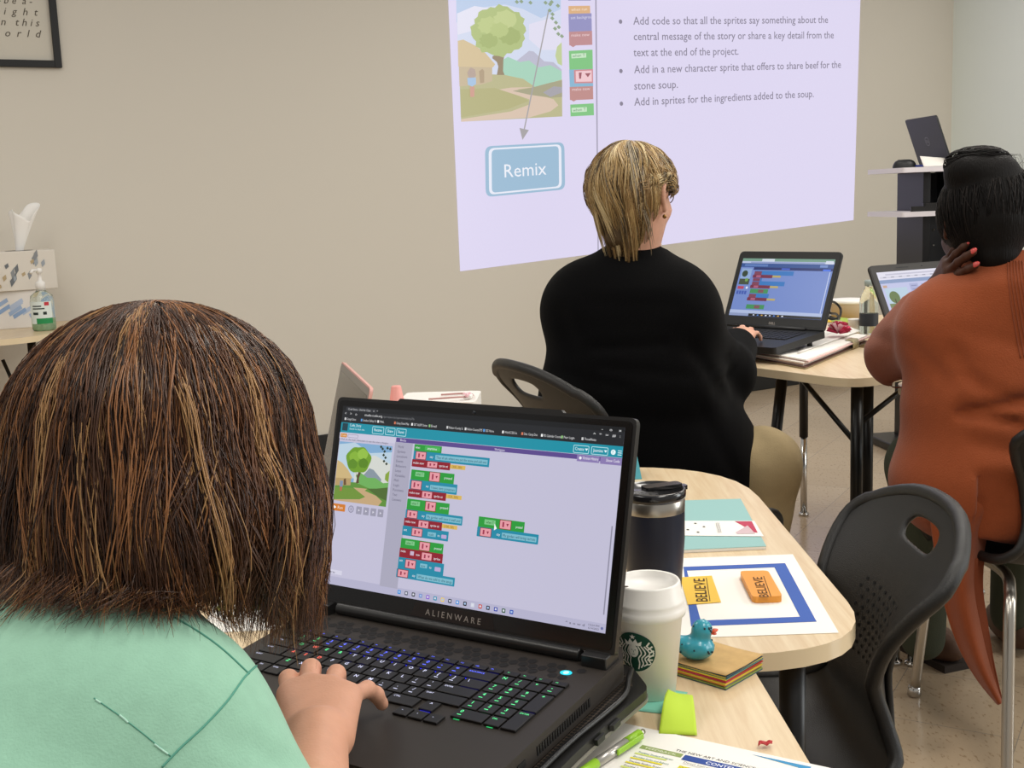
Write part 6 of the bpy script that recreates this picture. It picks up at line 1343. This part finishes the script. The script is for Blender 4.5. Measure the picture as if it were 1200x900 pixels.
# folder with papers below the black laptop
za = TD+.0006; a, b_, c = PZ(944, 433, za), PZ(1019, 401, za), PZ(868, 419, za); d_ = b_+(c-a)*1.0
cc = (a+b_+c+d_)/4; fo = thing('folder', 'olive folder stuffed with papers under the black laptop', 'folder', (cc.x, cc.y, za)); lo_ = lambda v: ((v-cc).x, (v-cc).y)
q4 = [lo_(v) for v in (a, b_, d_, c)]
b = MB(); b.prism(rounded(q4, .012), 0, .003, mat('folder_olive', '8a7c5c', .6)); b.prism(rounded([(x*.985, y*.985) for x, y in q4], .012), .003, .0052, mat('folder_rim', '5f4038', .6)); b.build('cover', fo, bevel=.001)
rr = random.Random(8); b = MB(); zz = .0054
for k, cch in enumerate(['efe6dc', 'e9c9c4', 'f1ece4', 'd9b8b4', 'f3efe8']):
    dx_, dy_ = rr.uniform(-.008, .008), rr.uniform(-.008, .008); b.prism([(x*.95+dx_, y*.94+dy_) for x, y in q4], zz, zz+.0036, mat('sheet_'+cch, cch, .75)); zz += .0038
b.build('papers', fo)
b = MB(); e_ = lambda v: Vector((*lo_(v), 0)); m0 = e_(a.lerp(b_, .80)); m1 = e_(a.lerp(b_, .70)); inn = (e_(d_)-e_(b_)).normalized()
prof = [(-.003, -.0), (-.004, .018), (.003, .0265), (.035, .0262)]
b.add([m0+inn*x+Vector((0, 0, z_)) for x, z_ in prof]+[m1+inn*x+Vector((0, 0, z_)) for x, z_ in prof], [(i, i+1, 5+i, 4+i) for i in range(3)], mat('strap', 'a69a78', .6)); b.build('strap', fo, solid=.001)
zt = za+zz+.0012
b = MB(); q_ = [PZ(934, 415, zt), PZ(1008, 389, zt), PZ(992, 382, zt), PZ(938, 407, zt)]
b.grid(lambda u, v: q_[0].lerp(q_[1], u).lerp(q_[3].lerp(q_[2], u), v)+Vector((0, 0, .0015+.002*math.sin(u*5)**2*u*(1-v))), 10, 6, m_paper); tag(b.build('paper_sheet', solid=.0005), 'white paper sheet sticking out beside the black laptop on the folder', 'paper')
zf = zt+.010; fc = PZ(983, 392, zf); b = MB(); rr = np.random.default_rng(5)
fl = thing('tissue_flower', 'crumpled pink and white paper flower beside the black laptop', 'flower', (fc.x, fc.y, zf))
pk = [mat('petal_pink', 'd8456a', .7), mat('petal_rose', 'b82a4e', .7), mat('petal_pale', 'f0c4cc', .7)]
for k in range(26):
    th, ph = rr.uniform(.1, 1.5), rr.uniform(0, 6.28); dr = Vector((math.sin(th)*math.cos(ph), math.sin(th)*math.sin(ph), math.cos(th))); sd = dr.cross(Vector((.2, .3, 1))).normalized(); up_ = sd.cross(dr); pts = []; nu_ = 4
    vs_ = [dr*(.004+.034*j/3)+sd*(i/nu_-.5)*.028*(.3+j/3)+up_*(.004*math.sin(i*2.3+k)) +Vector((0, 0, .004)) for j in range(4) for i in range(nu_+1)]
    b2 = MB(); b2.add(vs_, [(j*5+i, j*5+i+1, (j+1)*5+i+1, (j+1)*5+i) for j in range(3) for i in range(nu_)], pk[k % 3]); b2.build('petal', fl, solid=.0005)
def cyl_thing(name, label, cat, px, py, z, prof, m, part='body', extra=None):
    p = PZ(px, py, z); t = thing(name, label, cat, (p.x, p.y, z)); b = MB(); b.lathe(prof, m, 36, caps=False); b.build(part, t); return t, p
t, p = cyl_thing('water_bottle', 'clear plastic water bottle with dark label beside the dark laptop', 'bottle', 1018, 391, TD, [(0, .001), (.028, 0), (.031, .006), (.031, .10), (.029, .125), (.018, .150), (.013, .158), (.013, .165)], mat('clear_plastic', 'eef6ee', .08, trans=.9, ior=1.3))
b = MB(); b.lathe([(.0315, .028), (.0315, .070)], mat('label_dark', '2b3038', .5), 30, caps=False)
b.build('label', t); b = MB(); b.lathe([(0, .182), (.0145, .182), (.0155, .178), (.0155, .164), (.013, .163)], mat('cap_grey', '9aa6a2', .4), 24, caps=False); b.build('cap', t)
t, p = cyl_thing('storage_tub', 'tan round tub with white lid on the far desk', 'tub', 994, 374, TD, [(0, 0), (.062, 0), (.066, .06), (.066, .064)], mat('tan_tub', 'b7a488', .6))
b = MB(); b.lathe([(.066, .062), (.069, .063), (.069, .073), (.064, .076), (0, .075)], m_white, 36, caps=False); b.build('lid', t)
t, p = cyl_thing('paper_cup', 'small white cup between the paper flower and the water bottle', 'cup', 1001, 390, TD, [(0, .001), (.016, 0), (.021, .046), (.022, .048), (.0205, .047), (.016, .004)], m_white)
b = MB(); p = PZ(983, 378, TD+.001); b.grid(lambda u, v: Vector((p.x-.07+.15*u, p.y+.02+.10*v, TD+.002+.006*math.sin(3*u)*v)), 8, 6, mat('paper_yellow', 'd9b63a', .7)); tag(b.build('paper_sheet', solid=.0006), 'yellow paper lying behind the paper flower', 'paper')
b = MB(); p = PZ(998, 378, TD+.012); b.grid(lambda u, v: Vector((p.x-.06+.14*u, p.y+.02+.08*v, TD+.012+.010*math.sin(3*u+1)*v)), 8, 6, mat('paper_lime', '9ab04a', .7)); tag(b.build('paper_sheet', solid=.0006), 'green paper lying behind the white cup', 'paper')
b = MB(); c = P(977, 366, 3.85); pts = [(969, 372, 3.86), (976, 374, 3.86), (984, 371, 3.88), (985, 362, 3.9), (979, 355, 3.9), (972, 354, 3.85), (972, 366, 3.8), (980, 368, 3.84), (983, 374, 3.88), (972, 371, 3.9)]
b.tube(spline([P(*q) for q in pts], 6), .004, mat('cable_rubber', '101010', .35), 8); tag(b.build('charger_cable'), 'coiled black charger cable right behind the black laptop', 'cable')
# ------------------------------------------------------------------ behind the girl and the big screen, on the near tables
zl = TZ+.0006; b = MB(); q_ = [PZ(236, 742, zl), PZ(322, 738, zl), PZ(352, 672, zl), PZ(268, 668, zl)]
t, A = quad_paper('leaflet', 'white printed leaflet on the table half hidden by the brown hair', 'leaflet', q_[3], q_[2], q_[1], q_[0], TZ, .0006, m_paper)
s = Sheet((0, 0, TZ+.0009), (1, 0, 0), (0, 1, 0), lift=.0001)
for px_, py_, c_ in [(290, 700, '6f8a6a'), (305, 690, '8a9a7a'), (298, 712, '4a6a52'), (262, 712, 'c8c860'), (320, 690, '9a9a94')]: a_ = s.uv(px_, py_); s.disc(a_[0], a_[1], .010, ink(c_), .016)
for k in range(6): a_, e_ = s.uv(300+4*k, 728-7*k), s.uv(328+3*k, 727-7*k); s.line([a_, e_], .0016, ink('a8a49c'))
s.build('print', t)
# pale pink laptop turned the other way
hp1, hp2 = Vector((-.330, 2.36, .0)), Vector((-.215, 1.935, 0)); wv = (hp1-hp2).normalized(); Wp_ = .37
zb_ = TZ+.016; lidtop = .945; nrm = Vector((-wv.y, wv.x, 0))   # screen looks towards -x
if nrm.x > 0: nrm = -nrm
M_ = frame(Vector((0, 0, 0)), Vector((0, 1, 0)), (0, 0, 1))
topc = P(404, 424, 2.36); hz_ = .022; base_pt = Vector((topc.x, topc.y, zb_)); lean = -nrm*.075
tp = thing('laptop', 'pale pink laptop with its screen turned to the left behind the brown hair', 'laptop', (base_pt.x, base_pt.y, TZ))
m_rose = mat('rose_shell', 'd9a59c', .4); m_grey = mat('grey_bezel', '8b867e', .45)
bl0 = base_pt+nrm*.055; tl0 = topc; ax_ = -wv
up_ = (tl0-bl0); Hl = up_.length; up_.normalize(); nn = ax_.cross(up_).normalized()
b = MB(); slab(b, bl0, ax_, up_, nn, Wp_, Hl, .006, m_rose, .012); ldp = b.build('lid', tp, world=True, bevel=.0015)
sg = 1 if nn.dot(nrm) > 0 else -1; off = nn*(.0062 if sg > 0 else -.0006)
b = MB(); slab(b, bl0+off+ax_*.003+up_*.003, ax_, up_, nn, Wp_-.006, Hl-.006, .0004, m_grey, .01); b.build('bezel', ldp, world=True)
b = MB(); slab(b, bl0+off+nn*.0005*sg+ax_*.016+up_*.018, ax_, up_, nn, Wp_-.032, Hl-.034, .0003, mat('screen_off', '4a4743', .12), .002); b.build('display', ldp, world=True)
b = MB(); M_ = Matrix.Identity(4)
for i in range(3): M_[i][0], M_[i][1], M_[i][2], M_[i][3] = ax_[i], nrm[i], 0, bl0[i]
M_[2][2] = 1; M_[2][3] = TZ+.0006
b.prism(rounded([(0, 0), (Wp_, 0), (Wp_, .215), (0, .215)], .01), 0, .014, mat('silver_deck', 'c9c4bd', .4), M=M_); b.build('base', tp, world=True, bevel=.002)
b = MB(); mk = mat('pink_keys', 'ee6f80', .5)
for r in range(5):
    for c_ in range(13): b.box((.022+.021*c_+.0100, .028+.0205*r+.009, .0152), (.0185, .018, .002), mk, M=M_)
b.build('keyboard', tp, world=True)
# pink bottle cap, white bin and headband that just show above the screen
bp = P(465, 466, 2.05); t = thing('water_bottle', 'pink bottle whose tapered cap shows above the black laptop screen', 'bottle', (bp.x, bp.y, TZ)); hcap = P(465, 452, 2.05).z-TZ
b = MB(); b.lathe([(0, 0), (.030, 0), (.032, .006), (.032, hcap-.060), (.026, hcap-.040), (.016, hcap-.032)], mat('pink_bottle', 'e79a94', .4), 32, caps=False); b.build('body', t)
b = MB(); b.lathe([(.0165, hcap-.034), (.0135, hcap-.030), (.0085, hcap-.0015), (.0075, hcap), (0, hcap)], mat('pink_cap', 'eba39b', .45), 24, caps=False); b.build('cap', t)
bn = P(510, 470, 2.2); t = thing('storage_bin', 'white bin just showing above the black laptop screen', 'bin', (bn.x+.02, bn.y, TZ), R(-4)); hb_ = P(490, 468, 2.2).z-TZ
b = MB(); b.prism(rounded([(-.085, -.05), (.06, -.05), (.06, .08), (-.085, .08)], .015), .0, hb_, m_white); b.build('body', t, bevel=.003)
b = MB(); zz = TZ+hb_+.003
b.tube(spline([Vector((bn.x+.02+x, bn.y+y, zz+z_)) for x, y, z_ in [(-.03, -.02, 0), (-.01, -.035, .003), (.02, -.035, .004), (.045, -.02, .002), (.05, .01, 0), (.03, .03, 0), (-.01, .025, 0)]], 6), .0018, mat('rose_wire', 'b98a86', .4), 6)
for k in range(7): b.ball((bn.x+.062+.006*math.cos(k*.9), bn.y-.022+.006*math.sin(k*.9), zz+.003+.003*(k % 2)), .0042, mat('petal_pale', 'f0c4cc', .7) if k % 2 else m_white, 10)
tag(b.build('hair_band'), 'thin pink hair band with a small flower on the white bin', 'hair band')
